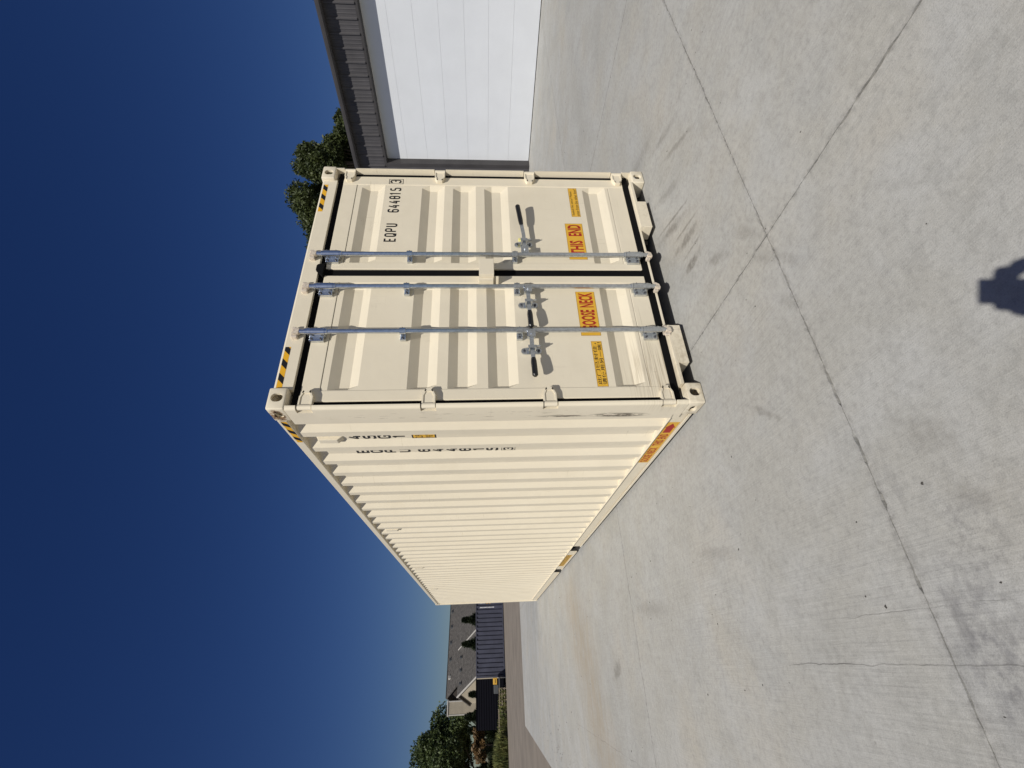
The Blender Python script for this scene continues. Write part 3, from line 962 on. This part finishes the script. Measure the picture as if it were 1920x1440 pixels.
# on the side the characters are stacked down a trough of the corrugation
bm = new()
fs_ = lambda p, l: on_side(0.048)(p, l + 0.0010)
def stack(bm, txt, z_top, y_c, w=0.068, h=0.094, pitch=0.1095):
    z = z_top
    for c_ in txt:
        if c_ != ' ':
            glyph(bm, c_, -y_c - w / 2, z - h, w, h, fs_, 0.27)
            z -= pitch
        else:
            z -= 0.048
    return z
zn = stack(bm, "EQPU", 2.515, 0.846)
put('owner_code', bm, 'blk', box_t, smooth=0)
bm = new()
stack(bm, "644815", zn - 0.048, 0.846)
put('serial_number', bm, 'blk', box_t, smooth=0)
bm = new()
zb = 1.345
glyph(bm, '3', -0.846 - 0.026, zb - 0.082, 0.052, 0.080, fs_, 0.27)
ribbon(bm, [(-0.880, zb - 0.096), (-0.812, zb - 0.096), (-0.812, zb + 0.012), (-0.880, zb + 0.012)], 0.004, True, fs_, 0)
put('check_digit', bm, 'blk', box_t, smooth=0)
bm = new()
stack(bm, "45G1", 2.515, 0.566)
put('type_code', bm, 'blk', box_t, smooth=0)
s0 = on_side(0.048)
pl = put('height_sign', sheet(new(), s0, -0.603, -0.530, 1.862, 2.044, 0.0008), 'blk', box_t, smooth=0)
put('sign_field', sheet(new(), s0, -0.594, -0.539, 1.873, 2.033, 0.0012), 'sticker', pl, smooth=0)
b = new()
off = lambda p, l: s0(p, l + 0.0017)
put('lettering', text_mesh("2.9", off, -0.590, -0.543, 1.962, 2.020, 0.01), 'blk', pl, smooth=0)
put('lettering', text_mesh("9'6\"", off, -0.590, -0.543, 1.884, 1.942, 0.01), 'blk', pl, smooth=0)

# bottom rail stickers
s1 = on_side(0.014)
st = put('warning_sticker', sheet(new(), s1, -1.150, -0.330, 0.060, 0.150, 0.0008), 'sticker', box_t, smooth=0)
b = new()
off = lambda p, l: s1(p, l + 0.0014)
for wd_, a0, a1 in (("GOOSE", -1.135, -0.965), ("NECK", -0.945, -0.810), ("THIS", -0.770, -0.660), ("END", -0.635, -0.540)):
    put('lettering', text_mesh(wd_, off, a0, a1, 0.072, 0.140, 0.028), 'red', st, smooth=0)
b.faces.new([b.verts.new(off(Vector(p), 0)) for p in ((-0.515, 0.078), (-0.425, 0.078), (-0.425, 0.066), (-0.352, 0.106), (-0.425, 0.146), (-0.425, 0.134), (-0.515, 0.134))])
put('arrow', b, 'red', st, smooth=0)
st = put('warning_sticker', sheet(new(), s1, -6.42, -5.38, 0.060, 0.150, 0.0008), 'sticker', box_t, smooth=0)
b = new()
rr_ = random.Random(5)
for v in (0.078, 0.098, 0.118, 0.136):
    u = -6.38
    while u < -5.44:
        l_ = rr_.uniform(0.03, 0.10)
        sheet(b, off, u, u + l_, v - 0.004, v + 0.005)
        u += l_ + 0.022
put('small_print', b, 'blk', st, smooth=0)

# ================================================================== GARAGE BUILDING
gar = thing('garage_building', 'charcoal metal garage with a tall white sectional overhead door beside the container', 'building', (11.61, 6.27, 0), math.atan2(-0.998, 0.056))
DW = 4.95
ov = put('overhead_door', box(new(), -0.02, DW + 0.02, 0.030, 0.06, 0.0, 4.30), 'gdoor', gar, smooth=0)
zz = [0.016, 0.635, 1.238, 1.825, 2.430, 3.035, 3.635, 4.29]
for a, b_ in zip(zz, zz[1:]):
    bm = new()
    box(bm, 0.002, DW - 0.002, 0.0, 0.0295, a + 0.0014, b_ - 0.0014, 0.0015)
    put('door_panel', bm, 'gdoor', ov, smooth=0)
put('bottom_seal', box(new(), 0.002, DW - 0.002, 0.004, 0.028, 0.001, 0.018), 'black', ov)
WY = -0.23
put('jamb', box(new(), -0.11, 0.0, WY - 0.012, 0.03, 0.0, 4.215, 0.004), 'bronze', gar)
put('jamb', box(new(), DW, DW + 0.11, WY - 0.012, 0.03, 0.0, 4.215, 0.004), 'bronze', gar)
put('lintel', box(new(), -0.11, DW + 0.11, WY - 0.014, 0.03, 4.2155, 4.285, 0.004), 'bronze', gar)
put('wall', box(new(), -5.4, -0.112, WY, 0.0, 0.0, 5.02), 'siding', gar, smooth=0)
put('wall', box(new(), DW + 0.112, 10.0, WY, 0.0, 0.0, 5.02), 'siding', gar, smooth=0)
put('wall', box(new(), -0.111, DW + 0.111, WY, 0.028, 4.2855, 5.02), 'siding', gar, smooth=0)
put('side_wall', box(new(), -5.4, -5.2, 0.001, 9.0, 0.0, 5.0), 'siding', gar, smooth=0)
put('side_wall', box(new(), 9.8, 10.0, 0.001, 9.0, 0.0, 5.0), 'siding', gar, smooth=0)
# ribbed siding, one module of the sheet after another
def siding_mesh(z0, z1):
    pr = [(0, 0), (0.012, 0), (0.030, -0.030), (0.058, -0.030), (0.076, 0), (0.128, 0), (0.136, -0.006), (0.150, -0.006), (0.158, 0), (0.212, 0), (0.220, -0.006), (0.234, -0.006), (0.242, 0), (0.3048, 0)]
    bm = new()
    a = [bm.verts.new((u, WY - 0.004 + v, z0)) for u, v in pr]; b = [bm.verts.new((u, WY - 0.004 + v, z1)) for u, v in pr]
    for i in range(len(pr) - 1): bm.faces.new((a[i], a[i + 1], b[i + 1], b[i]))
    return bm
sp = put('siding_panel', siding_mesh(4.287, 5.02), 'siding', gar, smooth=0)
sp.location.x = -0.13
for k in range(1, 30):
    link_copy(sp, gar, (-0.13 + 0.3048 * k, 0, 0))
sl_ = put('siding_panel', siding_mesh(0.02, 5.02), 'siding', gar, smooth=0)
sl_.location.x = -0.42
for k in range(1, 16):
    link_copy(sl_, gar, (-0.42 - 0.3048 * k, 0, 0))
for a, b_ in ((-5.5, 0.60), (0.602, 10.2)):
    bm = new()
    prism(bm, [(-0.420, 5.015), (-0.436, 5.030), (-0.436, 5.085), (-0.428, 5.095), (-0.428, 5.105), (-0.30, 5.105), (-0.30, 5.0), (-0.405, 5.0)], YZ, a, b_)
    put('gutter', bm, 'bronze', gar, smooth=0)
put('soffit', box(new(), -5.5, 10.2, -0.299, WY, 5.0205, 5.04), 'bronze', gar, smooth=0)
bm = new()
prism(bm, [(-0.40, 5.106), (9.2, 5.9), (9.2, 5.95), (-0.40, 5.13)], YZ, -5.5, 10.2)
put('roof', bm, 'siding', gar, smooth=0)

# ================================================================== FAR CONTAINER AND SHED
nav = thing('shipping_container', 'navy blue shipping container standing side-on across the far end of the road', 'container', (-2.58, 43.0, -0.14))
NL, NH = 12.0, 2.42
pr = [(0.10, 0.075)]
y = 0.16
while y < NL - 0.3:
    pr += [(y, 0.075), (y + 0.05, 0.0), (y + 0.185, 0.0), (y + 0.235, 0.075)]; y += 0.335
pr.append((NL - 0.1, 0.075))
bm = new()
a = [bm.verts.new((u, 0.012 + d, 0.13)) for u, d in pr]; b = [bm.verts.new((u, 0.012 + d, NH - 0.07)) for u, d in pr]
for i in range(len(pr) - 1): bm.faces.new((a[i], a[i + 1], b[i + 1], b[i]))
put('side_wall', bm, 'navy', nav, smooth=0)
put('top_rail', box(new(), 0.0, NL, 0.0, 0.09, NH - 0.075, NH, 0.006), 'navy', nav)
put('bottom_rail', box(new(), 0.17, NL - 0.17, 0.012, 0.09, 0.045, 0.14, 0.006), 'navy', nav)
for x0 in (0.0, NL - 0.14):
    put('corner_post', box(new(), x0, x0 + 0.14, 0.004, 0.16, 0.11, NH - 0.076), 'navy', nav)
for x0 in (-0.004, NL - 0.158):
    for z0 in (0.0, NH - 0.116):
        put('corner_casting', box(new(), x0, x0 + 0.162, -0.004, 0.17, z0, z0 + 0.118, 0.012), 'navy', nav)
put('end_wall', box(new(), 0.03, 0.07, 0.12, 2.4, 0.1, NH - 0.03), 'navy', nav, smooth=0)
put('roof', box(new(), 0.04, NL - 0.04, 0.092, 2.42, NH - 0.04, NH - 0.008), 'navy', nav, smooth=0)
put('back_wall', box(new(), 0.03, NL - 0.03, 2.38, 2.42, 0.1, NH - 0.045), 'navy', nav, smooth=0)
bm = new()
rr_ = random.Random(9)
fN = lambda p, l: (p[0], 0.008 - l, p[1])
for k in range(11):
    sheet(bm, fN, 5.20, 5.27, 1.98 - k * 0.115, 2.06 - k * 0.115)
for k in range(4):
    sheet(bm, fN, 5.55, 5.62, 1.98 - k * 0.115, 2.06 - k * 0.115)
put('side_marking', bm, 'white', nav, smooth=0)
bm = new()
for k in range(2):
    sheet(bm, fN, 5.54, 5.64, 1.36 - k * 0.24, 1.50 - k * 0.24)
put('yellow_mark', bm, 'haz', nav, smooth=0)

shed = thing('storage_shed', 'near-black shed with horizontal cladding next to the navy container', 'shed', (-6.1, 43.3, -0.14))
put('frame', box(new(), 0.02, 3.38, 0.03, 2.4, 0.0, 2.40), 'shed', shed, smooth=0)
for k in range(12):
    bm = new()
    z = 0.02 + k * 0.198
    prism(bm, [(0.0, z), (0.028, z + 0.19), (0.030, z + 0.19), (0.030, z)], YZ, 0.0, 3.40)
    put('cladding_board', bm, 'shed', shed, smooth=0)
put('roof_edge', box(new(), -0.05, 3.45, -0.04, 2.45, 2.4005, 2.44), 'shed', shed)

# odds and ends on the ground in front of the shed
gen = thing('generator', 'small yellow and grey generator beside the end of the navy container', 'generator', (-3.05, 42.35, -0.14))
put('housing', box(new(), 0.0, 0.46, 0.0, 0.4, 0.72, 1.04, 0.03), 'yellow', gen)
put('panel', box(new(), 0.1, 0.36, -0.008, 0.01, 0.84, 0.88), 'blk', gen)
put('tank', box(new(), -0.62, -0.02, 0.0, 0.4, 0.62, 1.00, 0.03), 'grey', gen)
put('frame', box(new(), -0.62, 0.48, 0.02, 0.38, 0.50, 0.60, 0.01), 'grey', gen)
for x_, y_ in ((-0.6, 0.03), (0.42, 0.03), (-0.6, 0.33), (0.42, 0.33)):
    put('leg', box(new(), x_, x_ + 0.05, y_, y_ + 0.05, 0.0, 0.50), 'grey', gen)
for i, (x0, x1, y0, hh, lab) in enumerate(((-4.5, -3.3, 42.2, 0.55, 'short weathered timber rail fence nearest the generator'), (-6.4, -4.7, 42.25, 0.62, 'longer weathered timber rail fence beside the tall grass'))):
    fe = thing('rail_fence', lab, 'fence', (x0, y0, -0.14), 0, 'low rail fences by the shed')
    ln = x1 - x0
    for k in range(4):
        put('post', box(new(), k * (ln - 0.08) / 3, k * (ln - 0.08) / 3 + 0.08, 0.03, 0.11, 0, hh + 0.06), 'wood', fe)
    for k in range(3):
        put('rail', box(new(), -0.03, ln + 0.03, 0.0, 0.028, 0.12 + k * (hh - 0.14) / 2, 0.20 + k * (hh - 0.14) / 2), 'wood', fe)

# ================================================================== HOUSE
hs = thing('house', 'tan sided house with a large grey shingle roof behind the navy container', 'house', (-4.7, 61.0, -0.14), R(28))
def roof_plane(name, pts, th, mat):
    bm = new()
    nrm = (Vector(pts[1]) - Vector(pts[0])).cross(Vector(pts[-1]) - Vector(pts[0])).normalized()
    A = [bm.verts.new(Vector(p)) for p in pts]; B = [bm.verts.new(Vector(p) - nrm * th) for p in pts]
    bm.faces.new(A); bm.faces.new(B[::-1])
    for i in range(len(pts)): bm.faces.new((A[i], A[(i + 1) % len(pts)], B[(i + 1) % len(pts)], B[i]))
    return put(name, bm, mat, hs, smooth=0)
RZ = 6.05
rp = roof_plane('roof', [(-0.1, -7.5, 2.45), (17.0, -7.5, 2.45), (17.0, 0, RZ), (-0.1, 0, RZ)], 0.12, 'shingle')
roof_plane('roof', [(17.0, 7.5, 2.45), (-0.1, 7.5, 2.45), (-0.1, 0.02, RZ), (17.0, 0.02, RZ)], 0.12, 'shingle')
put('ridge_cap', box(new(), -0.1, 17.0, -0.09, 0.09, RZ - 0.02, RZ + 0.05), 'shingle', hs)
bm = new()
prism(bm, [(-7.2, 0), (7.2, 0), (7.2, 2.4), (0, RZ - 0.2), (-7.2, 2.4)], YZ, 0.4, 0.6)
put('wall', bm, 'brown', hs, smooth=0)  # gable wall, coloured dark to read as shaded
put('wall', box(new(), 0.4, 16.6, -7.1, -6.9, 0, 2.5), 'tan', hs, smooth=0)
for k in range(7):
    vx = 1.5 + k * 2.0
    b = new(); box(b, vx, vx + 0.34, -1.02, -0.72, RZ - 0.50, RZ - 0.20, 0.02)
    put('roof_vent', b, 'trim' if k == 0 else 'grey', rp)
# lower front wing with a gable towards the left
WZ = 4.62
wl, wr, wy = -1.95, 2.85, -4.2
wrf = roof_plane('wing_roof', [(wl, wy - 4.4, 2.2), (wr, wy - 4.4, 2.2), (wr, wy, WZ), (wl, wy, WZ)], 0.10, 'shingle')
roof_plane('wing_roof', [(wr, wy + 2.5, 3.2), (wl, wy + 2.5, 3.2), (wl, wy + 0.02, WZ), (wr, wy + 0.02, WZ)], 0.10, 'shingle')
for xx in (wl - 0.10, wr):
    bm = new()
    prism(bm, [(wy - 4.45, 2.14), (wy - 4.45, 2.27), (wy, WZ + 0.05), (wy, WZ - 0.09)], YZ, xx, xx + 0.10)
    put('rake_board', bm, 'trim', hs, smooth=0)
bm = new()
prism(bm, [(wy - 4.2, 0), (wy + 2.4, 0), (wy + 2.4, 3.1), (wy, WZ - 0.18), (wy - 4.2, 2.15)], YZ, wl + 0.25, wl + 0.4)
put('wing_wall', bm, 'tan', hs, smooth=0)
for k in range(3):
    vx = -1.2 + k * 1.35
    b = new(); box(b, vx, vx + 0.24, wy - 0.95, wy - 0.70, WZ - 0.46, WZ - 0.22, 0.02)
    put('roof_vent', b, 'grey', wrf)

tw = thing('house_dormer', 'flat topped tan siding dormer with white trim left of the shingle roof', 'dormer', (-6.15, 58.2, -0.14), R(6))
put('wall', box(new(), 0.0, 1.22, 0.0, 2.0, 0.0, 5.62), 'tan', tw, smooth=0)
for k in range(30):
    z = 2.0 + k * 0.125
    if z > 5.6: break
    bm = new()
    prism(bm, [(-0.002, z), (-0.022, z), (-0.006, z + 0.122), (-0.002, z + 0.122)], YZ, 0.02, 1.20)
    put('lap_board', bm, 'tan', tw, smooth=0)
put('trim', box(new(), -0.04, 0.06, -0.045, 0.05, 0.0, 5.62), 'trim', tw)
put('trim', box(new(), 1.16, 1.27, -0.045, 0.05, 0.0, 5.62), 'trim', tw)
put('roof', box(new(), -0.07, 1.30, -0.08, 2.1, 5.6205, 5.74), 'trim', tw)

# ================================================================== TREES AND SHRUBS
def leaf_mesh(clumps, n, size, seed, flat=0.0, up=0.0):
    """leaf faces spread through ellipsoidal clumps (cx, cy, cz, rx, ry, rz)"""
    rg = np.random.default_rng(seed)
    cl = np.array(clumps, float)
    wt = (cl[:, 3] * cl[:, 4] * cl[:, 5]) ** 0.72
    idx = rg.choice(len(cl), n, p=wt / wt.sum())
    d = rg.normal(size=(n, 3)); d /= np.linalg.norm(d, axis=1)[:, None]
    rad = rg.uniform(0.30, 1.0, n) ** 0.45
    lump = 1 + 0.16 * np.sin(d[:, 0] * 5 + idx) * np.sin(d[:, 1] * 6 + 2 * idx) + 0.12 * np.sin(d[:, 2] * 9 + idx * 3)
    c = cl[idx, :3] + d * cl[idx, 3:] * (rad * lump)[:, None]
    a = rg.normal(size=(n, 3)); a[:, 2] += up
    a /= np.linalg.norm(a, axis=1)[:, None]
    t = rg.normal(size=(n, 3)); b = np.cross(a, t); b /= np.linalg.norm(b, axis=1)[:, None]
    s = size * rg.uniform(0.6, 1.35, n)[:, None]
    w = s * (0.42 - 0.2 * flat)
    v = np.stack([c - a * s, c + b * w, c + a * s, c - b * w], 1).reshape(-1, 3)
    return v
def mesh_quads(name, v, mat, parent):
    nq = len(v) // 4
    me = bpy.data.meshes.new(name)
    me.vertices.add(len(v)); me.vertices.foreach_set("co", v.astype(np.float32).ravel())
    me.loops.add(nq * 4); me.loops.foreach_set("vertex_index", np.arange(nq * 4, dtype=np.int32))
    me.polygons.add(nq); me.polygons.foreach_set("loop_start", np.arange(0, nq * 4, 4, dtype=np.int32))
    me.polygons.foreach_set("loop_total", np.full(nq, 4, dtype=np.int32))
    me.update(); me.validate()
    me.materials.append(M[mat])
    o = bpy.data.objects.new(name, me); COL.objects.link(o); o.parent = parent
    return o

def crown_clumps(c, r, n, seed, sub=0.36, low=-0.5):
    rg = random.Random(seed)
    out = []
    while len(out) < n:
        d = Vector((rg.gauss(0, 1), rg.gauss(0, 1), rg.gauss(0, 1))).normalized()
        if d.z < low: continue
        k = rg.uniform(0.20, 0.95)
        s = sub * rg.uniform(0.65, 1.35)
        out.append((c[0] + d.x * r[0] * k, c[1] + d.y * r[1] * k, c[2] + d.z * r[2] * k, r[0] * s, r[1] * s, r[2] * s * 0.85))
    return out

def tree(name, label, base, height, c, r, n, size, mat, seed, nclump=30, group=None, trunk=0.3, cat='tree', sub=0.36, up=0.0):
    t = thing(name, label, cat, base, 0, group)
    bx, by, bz = base
    cl = [(x - bx, y - by, z - bz, a, b, e) for (x, y, z, a, b, e) in crown_clumps(c, r, nclump, seed, sub)]
    mesh_quads('crown', leaf_mesh(cl, n, size, seed, up=up), mat, t)
    bm = new()
    top = Vector((c[0] - bx, c[1] - by, c[2] - bz))
    rg = random.Random(seed)
    tube(bm, [(0, 0, -0.1), (0.05 * height * .3, 0.02, top.z * .3), (top.x * .5, top.y * .5, top.z * .65), top], [trunk, trunk * .8, trunk * .6, trunk * .2], 10)
    for k in range(min(14, nclump)):
        q = Vector(cl[k][:3])
        s = Vector((top.x * .3, top.y * .3, top.z * rg.uniform(.45, .75)))
        tube(bm, [s, s.lerp(q, .5) + Vector((0, 0, .15 * r[2] * .3)), q], [trunk * .35, trunk * .22, trunk * .06], 6)
    put('trunk', bm, 'bark', t)
    return t

tree('oak_tree', 'tall dark oak behind the garage, its crown rising between gutter and container corner', (31.9, 20.6, -0.35), 16, (31.7, 20.6, 12.2), (2.6, 2.6, 3.0), 46000, 0.125, 'oak', 21, 40, 'oaks behind the garage', sub=0.30)
tree('oak_tree', 'lower oak crown cut off by the garage gutter', (34.2, 19.0, -0.35), 13, (33.9, 19.0, 10.2), (2.0, 2.0, 2.4), 24000, 0.12, 'oak', 24, 24, 'oaks behind the garage', sub=0.33)
tree('oak_tree', 'dark rounded oak crown rising just over the top edge of the cream container', (28.2, 22.9, -0.35), 16, (28.0, 23.0, 12.5), (3.1, 3.1, 3.0), 48000, 0.125, 'oak', 22, 36, 'oaks behind the garage', sub=0.31)
tree('oak_tree', 'oak whose leaves just peek over the garage gutter at the picture edge', (43.4, 14.2, -0.35), 14, (43.6, 14.0, 11.2), (2.6, 2.6, 2.7), 9000, 0.14, 'oak', 23, 20, 'oaks behind the garage')
tree('broadleaf_tree', 'big rounded green tree beside the tan dormer at the far end of the yard', (-12.6, 66.0, -0.3), 10.5, (-12.5, 66.0, 5.6), (6.7, 5.2, 5.4), 90000, 0.17, 'tree', 31, 130, None, sub=0.22)

def conifer(label, base, h, w, seed, n=3600, group='evergreens behind the navy container'):
    t = thing('evergreen_shrub', label, 'shrub', base, 0, group)
    rg = np.random.default_rng(seed)
    k = n
    zf = rg.uniform(0, 1, k) ** 0.8
    az = rg.uniform(0, 6.283, k)
    tier = 0.75 + 0.25 * np.sin(zf * 22 + az * 2)
    rr = w * (1 - zf) ** 0.85 * tier * rg.uniform(0.25, 1.0, k) ** 0.5 + 0.03
    c = np.stack([rr * np.cos(az), rr * np.sin(az), zf * h + rr * 0.30], 1)
    a = np.stack([np.cos(az), np.sin(az), np.full(k, 0.75)], 1) + rg.normal(size=(k, 3)) * 0.35
    a /= np.linalg.norm(a, axis=1)[:, None]
    b = np.cross(a, rg.normal(size=(k, 3))); b /= np.linalg.norm(b, axis=1)[:, None]
    s = 0.17 * rg.uniform(.6, 1.4, k)[:, None]
    v = np.stack([c - a * s, c + b * s * .25, c + a * s, c - b * s * .25], 1).reshape(-1, 3)
    mesh_quads('crown', v, 'fir', t)
    bm = new(); tube(bm, [(0, 0, -0.05), (0, 0, h * .9)], [0.06, 0.01], 8)
    put('trunk', bm, 'bark', t)
conifer('pointed evergreen tip above the navy container, the one nearest the cream container', (2.05, 47.5, -0.14), 3.75, 1.15, 41)
conifer('pointed evergreen tip above the middle of the navy container', (0.05, 47.5, -0.14), 3.70, 1.2, 42)
conifer('evergreen growing in front of the white rake board of the house', (-3.9, 48.0, -0.14), 3.1, 0.9, 43)
conifer('evergreen leaning against the tan dormer above the black shed', (-5.5, 47.5, -0.14), 3.4, 1.3, 44, 4200)
conifer('evergreen at the left end of the black shed', (-6.4, 46.8, -0.14), 3.1, 1.2, 45, 4200)

conifer('dark evergreen under the big tree, next to the black shed', (-7.6, 47.2, -0.14), 2.9, 1.4, 46, 5200)
conifer('dark evergreen behind the rusty brown tree', (-9.3, 47.4, -0.14), 2.7, 1.5, 47, 5200)
conifer('dark evergreen behind the tall grass at the left edge', (-11.2, 47.4, -0.14), 3.0, 1.6, 48, 5200)
tree('small_tree', 'small tree with rusty brown leaves in front of the big green tree', (-7.2, 44.6, -0.14), 3, (-7.15, 44.5, 2.1), (0.95, 0.8, 0.75), 1500, 0.16, 'rust', 51, 14, None, 0.06, 'tree', up=0.6)
def tuft(label, base, h, w, seed, n):
    t = thing('tall_grass', label, 'grass', base, 0, 'tall grasses along the road edge')
    rg = np.random.default_rng(seed)
    x, y = rg.uniform(-w, w, n), rg.uniform(-0.55, 0.55, n)
    hh = h * rg.uniform(.35, 1.0, n) * (1 - 0.25 * np.abs(x / w) ** 2)
    lean = rg.normal(size=(n, 2)) * 0.22
    d = np.stack([lean[:, 0], lean[:, 1], np.ones(n)], 1); d /= np.linalg.norm(d, axis=1)[:, None]
    c0 = np.stack([x, y, np.zeros(n)], 1)
    sd_ = np.stack([np.cos(rg.uniform(0, 6.28, n)), np.sin(rg.uniform(0, 6.28, n)), np.zeros(n)], 1) * 0.035
    mid = c0 + d * (hh * .55)[:, None]; tip = c0 + d * hh[:, None] + np.stack([lean[:, 0], lean[:, 1], -0.3 * np.ones(n)], 1) * (hh * .3)[:, None]
    v = np.stack([c0, mid + sd_, tip, mid - sd_], 1).reshape(-1, 3)
    mesh_quads('blades', v, 'grass', t)
tuft('big clump of yellow green grass at the edge of the far road', (-7.9, 42.2, -0.14), 1.45, 1.5, 61, 3000)
tuft('grass clump at the left edge beyond the big clump', (-10.4, 42.3, -0.14), 1.4, 1.4, 62, 2400)
tuft('small grass clump growing behind the low rail fence', (-4.6, 42.7, -0.14), 0.85, 1.1, 63, 900)
tuft('thin grass clump between the shed and the longer rail fence', (-5.9, 42.7, -0.14), 0.95, 0.7, 64, 800)

# ================================================================== PHOTOGRAPHER (only the shadow is in view)
UPH = UPV.normalized()
ph = thing('phone', 'black phone held upright by the photographer', 'phone')
pc = CAM - FWD * 0.010 - UPV * 0.066 - RGT * 0.028
ph.matrix_world = Matrix.Translation(pc) @ Matrix((RGT, FWD, UPV)).transposed().to_4x4()
put('body', box(new(), -0.038, 0.038, -0.004, 0.004, -0.080, 0.080, 0.003), 'phone', ph)
k = new(); cyl(k, (0.028, 0.003, 0.066), (0.028, 0.006, 0.066), 0.006, 16)
put('lens', k, 'grip', ph)

hx, hy = FWD.x / math.hypot(FWD.x, FWD.y), FWD.y / math.hypot(FWD.x, FWD.y)
def PW(r, f, z):                       # right, forward (from a spot under the phone), height
    return Vector((CAM.x + f * hx + r * hy, CAM.y + f * hy - r * hx, z))
def skin_mesh(name, nodes, edges, root, mat, parent=None, sub=2):
    me = bpy.data.meshes.new(name)
    me.from_pydata([n[0] for n in nodes], edges, [])
    o = bpy.data.objects.new(name, me); COL.objects.link(o)
    md = o.modifiers.new('skin', 'SKIN'); md.use_smooth_shade = True
    for i, n in enumerate(nodes):
        r_ = n[1]
        me.skin_vertices[0].data[i].radius = r_ if isinstance(r_, tuple) else (r_, r_)
        me.skin_vertices[0].data[i].use_root = (i == root)
    ss = o.modifiers.new('sub', 'SUBSURF'); ss.levels = sub; ss.render_levels = sub
    me.materials.append(M[mat])
    dg = bpy.context.evaluated_depsgraph_get()
    m2 = bpy.data.meshes.new_from_object(o.evaluated_get(dg))
    bpy.data.objects.remove(o, do_unlink=True)
    for p in m2.polygons: p.use_smooth = True
    if not m2.materials: m2.materials.append(M[mat])
    o2 = bpy.data.objects.new(name, m2); COL.objects.link(o2)
    if parent: o2.parent = parent
    return o2
B0 = -0.44                              # body stands this far behind the phone
nd = [(PW(0, B0, 0.90), (0.15, 0.11)), (PW(0, B0, 1.08), (0.145, 0.105)), (PW(0, B0, 1.24), (0.165, 0.11)), (PW(0, B0 + .01, 1.36), (0.12, 0.085)), (PW(0, B0 + .02, 1.43), (0.055, 0.055))]
ed = [(0, 1), (1, 2), (2, 3), (3, 4)]
def add(p, r, par):
    nd.append((p, r)); ed.append((par, len(nd) - 1)); return len(nd) - 1
HT_ = []
for s in (-1, 1):
    hp = add(PW(s * 0.095, B0, 0.84), 0.085, 0); kn = add(PW(s * 0.11, B0 + .02, 0.47), 0.058, hp); an = add(PW(s * 0.12, B0 - .01, 0.09), 0.040, kn)
    add(PW(s * 0.14, B0 + .13, 0.040), 0.035, an)
    sh = add(PW(s * 0.185, B0 + .01, 1.355), 0.058, 3); el = add(PW(s * 0.190, B0 + .10, 1.10), 0.044, sh); wr_ = add(PW(s * 0.075 - .018, B0 + .375, 1.345), 0.027, el)
    HT_.append(wr_)
per = tag(skin_mesh('person', nd, ed, 0, 'cloth'), 'person in dark clothes standing behind the phone taking the picture', 'person')
# head
bm = new()
bmesh.ops.create_uvsphere(bm, u_segments=24, v_segments=16, radius=1.0)
hc = PW(0, B0 + 0.045, 1.545)
for v in bm.verts:
    x, y, z = v.co                       # x right, y forward, z up
    w = 0.074 * (1 - 0.22 * max(0, -z))
    fy = 0.094 * (1 - 0.12 * max(0, -z))
    yy = y * fy
    if y > 0.6 and abs(x) < 0.22 and -0.45 < z < 0.1: yy += 0.018 * (1 - abs(x) / .22)       # nose
    if y > 0.5 and 0.02 < z < 0.22 and 0.2 < abs(x) < 0.6: yy -= 0.008                        # eye sockets
    v.co = hc + Vector((hy * x * w + hx * yy, -hx * x * w + hy * yy, z * 0.112))
put('head', bm, 'skin', per, smooth=60)
bm = new()
bmesh.ops.create_uvsphere(bm, u_segments=24, v_segments=16, radius=1.0)
for v in bm.verts:
    x, y, z = v.co
    if z < -0.1 or (y > 0.55 and z < 0.45): z = max(z, -0.1); y = min(y, 0.5)
    v.co = hc + Vector((hy * x * 0.083 + hx * y * 0.100, -hx * x * 0.083 + hy * y * 0.100, z * 0.122 + 0.004))
put('hair', bm, 'hair', per, smooth=60)
for s in (-1, 1):
    b = new(); e = hc + Vector((hy, -hx, 0)) * (s * 0.077)
    bmesh.ops.create_uvsphere(b, u_segments=10, v_segments=8, radius=1.0)
    for v in b.verts: v.co = e + Vector((v.co.x * 0.010, v.co.y * 0.018, v.co.z * 0.030))
    put('ear', b, 'skin', per, smooth=60)
# hands round the lower half of the phone
for s in (-1, 1):
    side = s * 0.040 - 0.018
    palm = [(PW(s * 0.075 - .018, B0 + .375, 1.345), 0.024), (PW(side + s * .026, -0.035, 1.392), (0.022, 0.032)), (PW(side + s * .018, -0.018, 1.440), (0.018, 0.028))]
    e_ = [(0, 1), (1, 2)]
    h = skin_mesh('hand', palm, e_, 0, 'skin', per)
    for k in range(4):
        z = 1.390 + k * 0.0195
        f = [(PW(side + s * .016, -0.020, z), 0.0085), (PW(side + s * .017, 0.0035, z + .004), 0.0085), (PW(side - s * .002, 0.006, z + .006), 0.008), (PW(side - s * (.014 + .004 * (k in (1, 2))), 0.0055, z + .007), 0.0065)]
        skin_mesh('finger', f, [(0, 1), (1, 2), (2, 3)], 0, 'skin', h)
    f = [(PW(side + s * .016, -0.030, 1.395), 0.011), (PW(side + s * .004, -0.034, 1.425), 0.010), (PW(side - s * .012, -0.032, 1.446), 0.008)]
    skin_mesh('thumb', f, [(0, 1), (1, 2)], 0, 'skin', h)
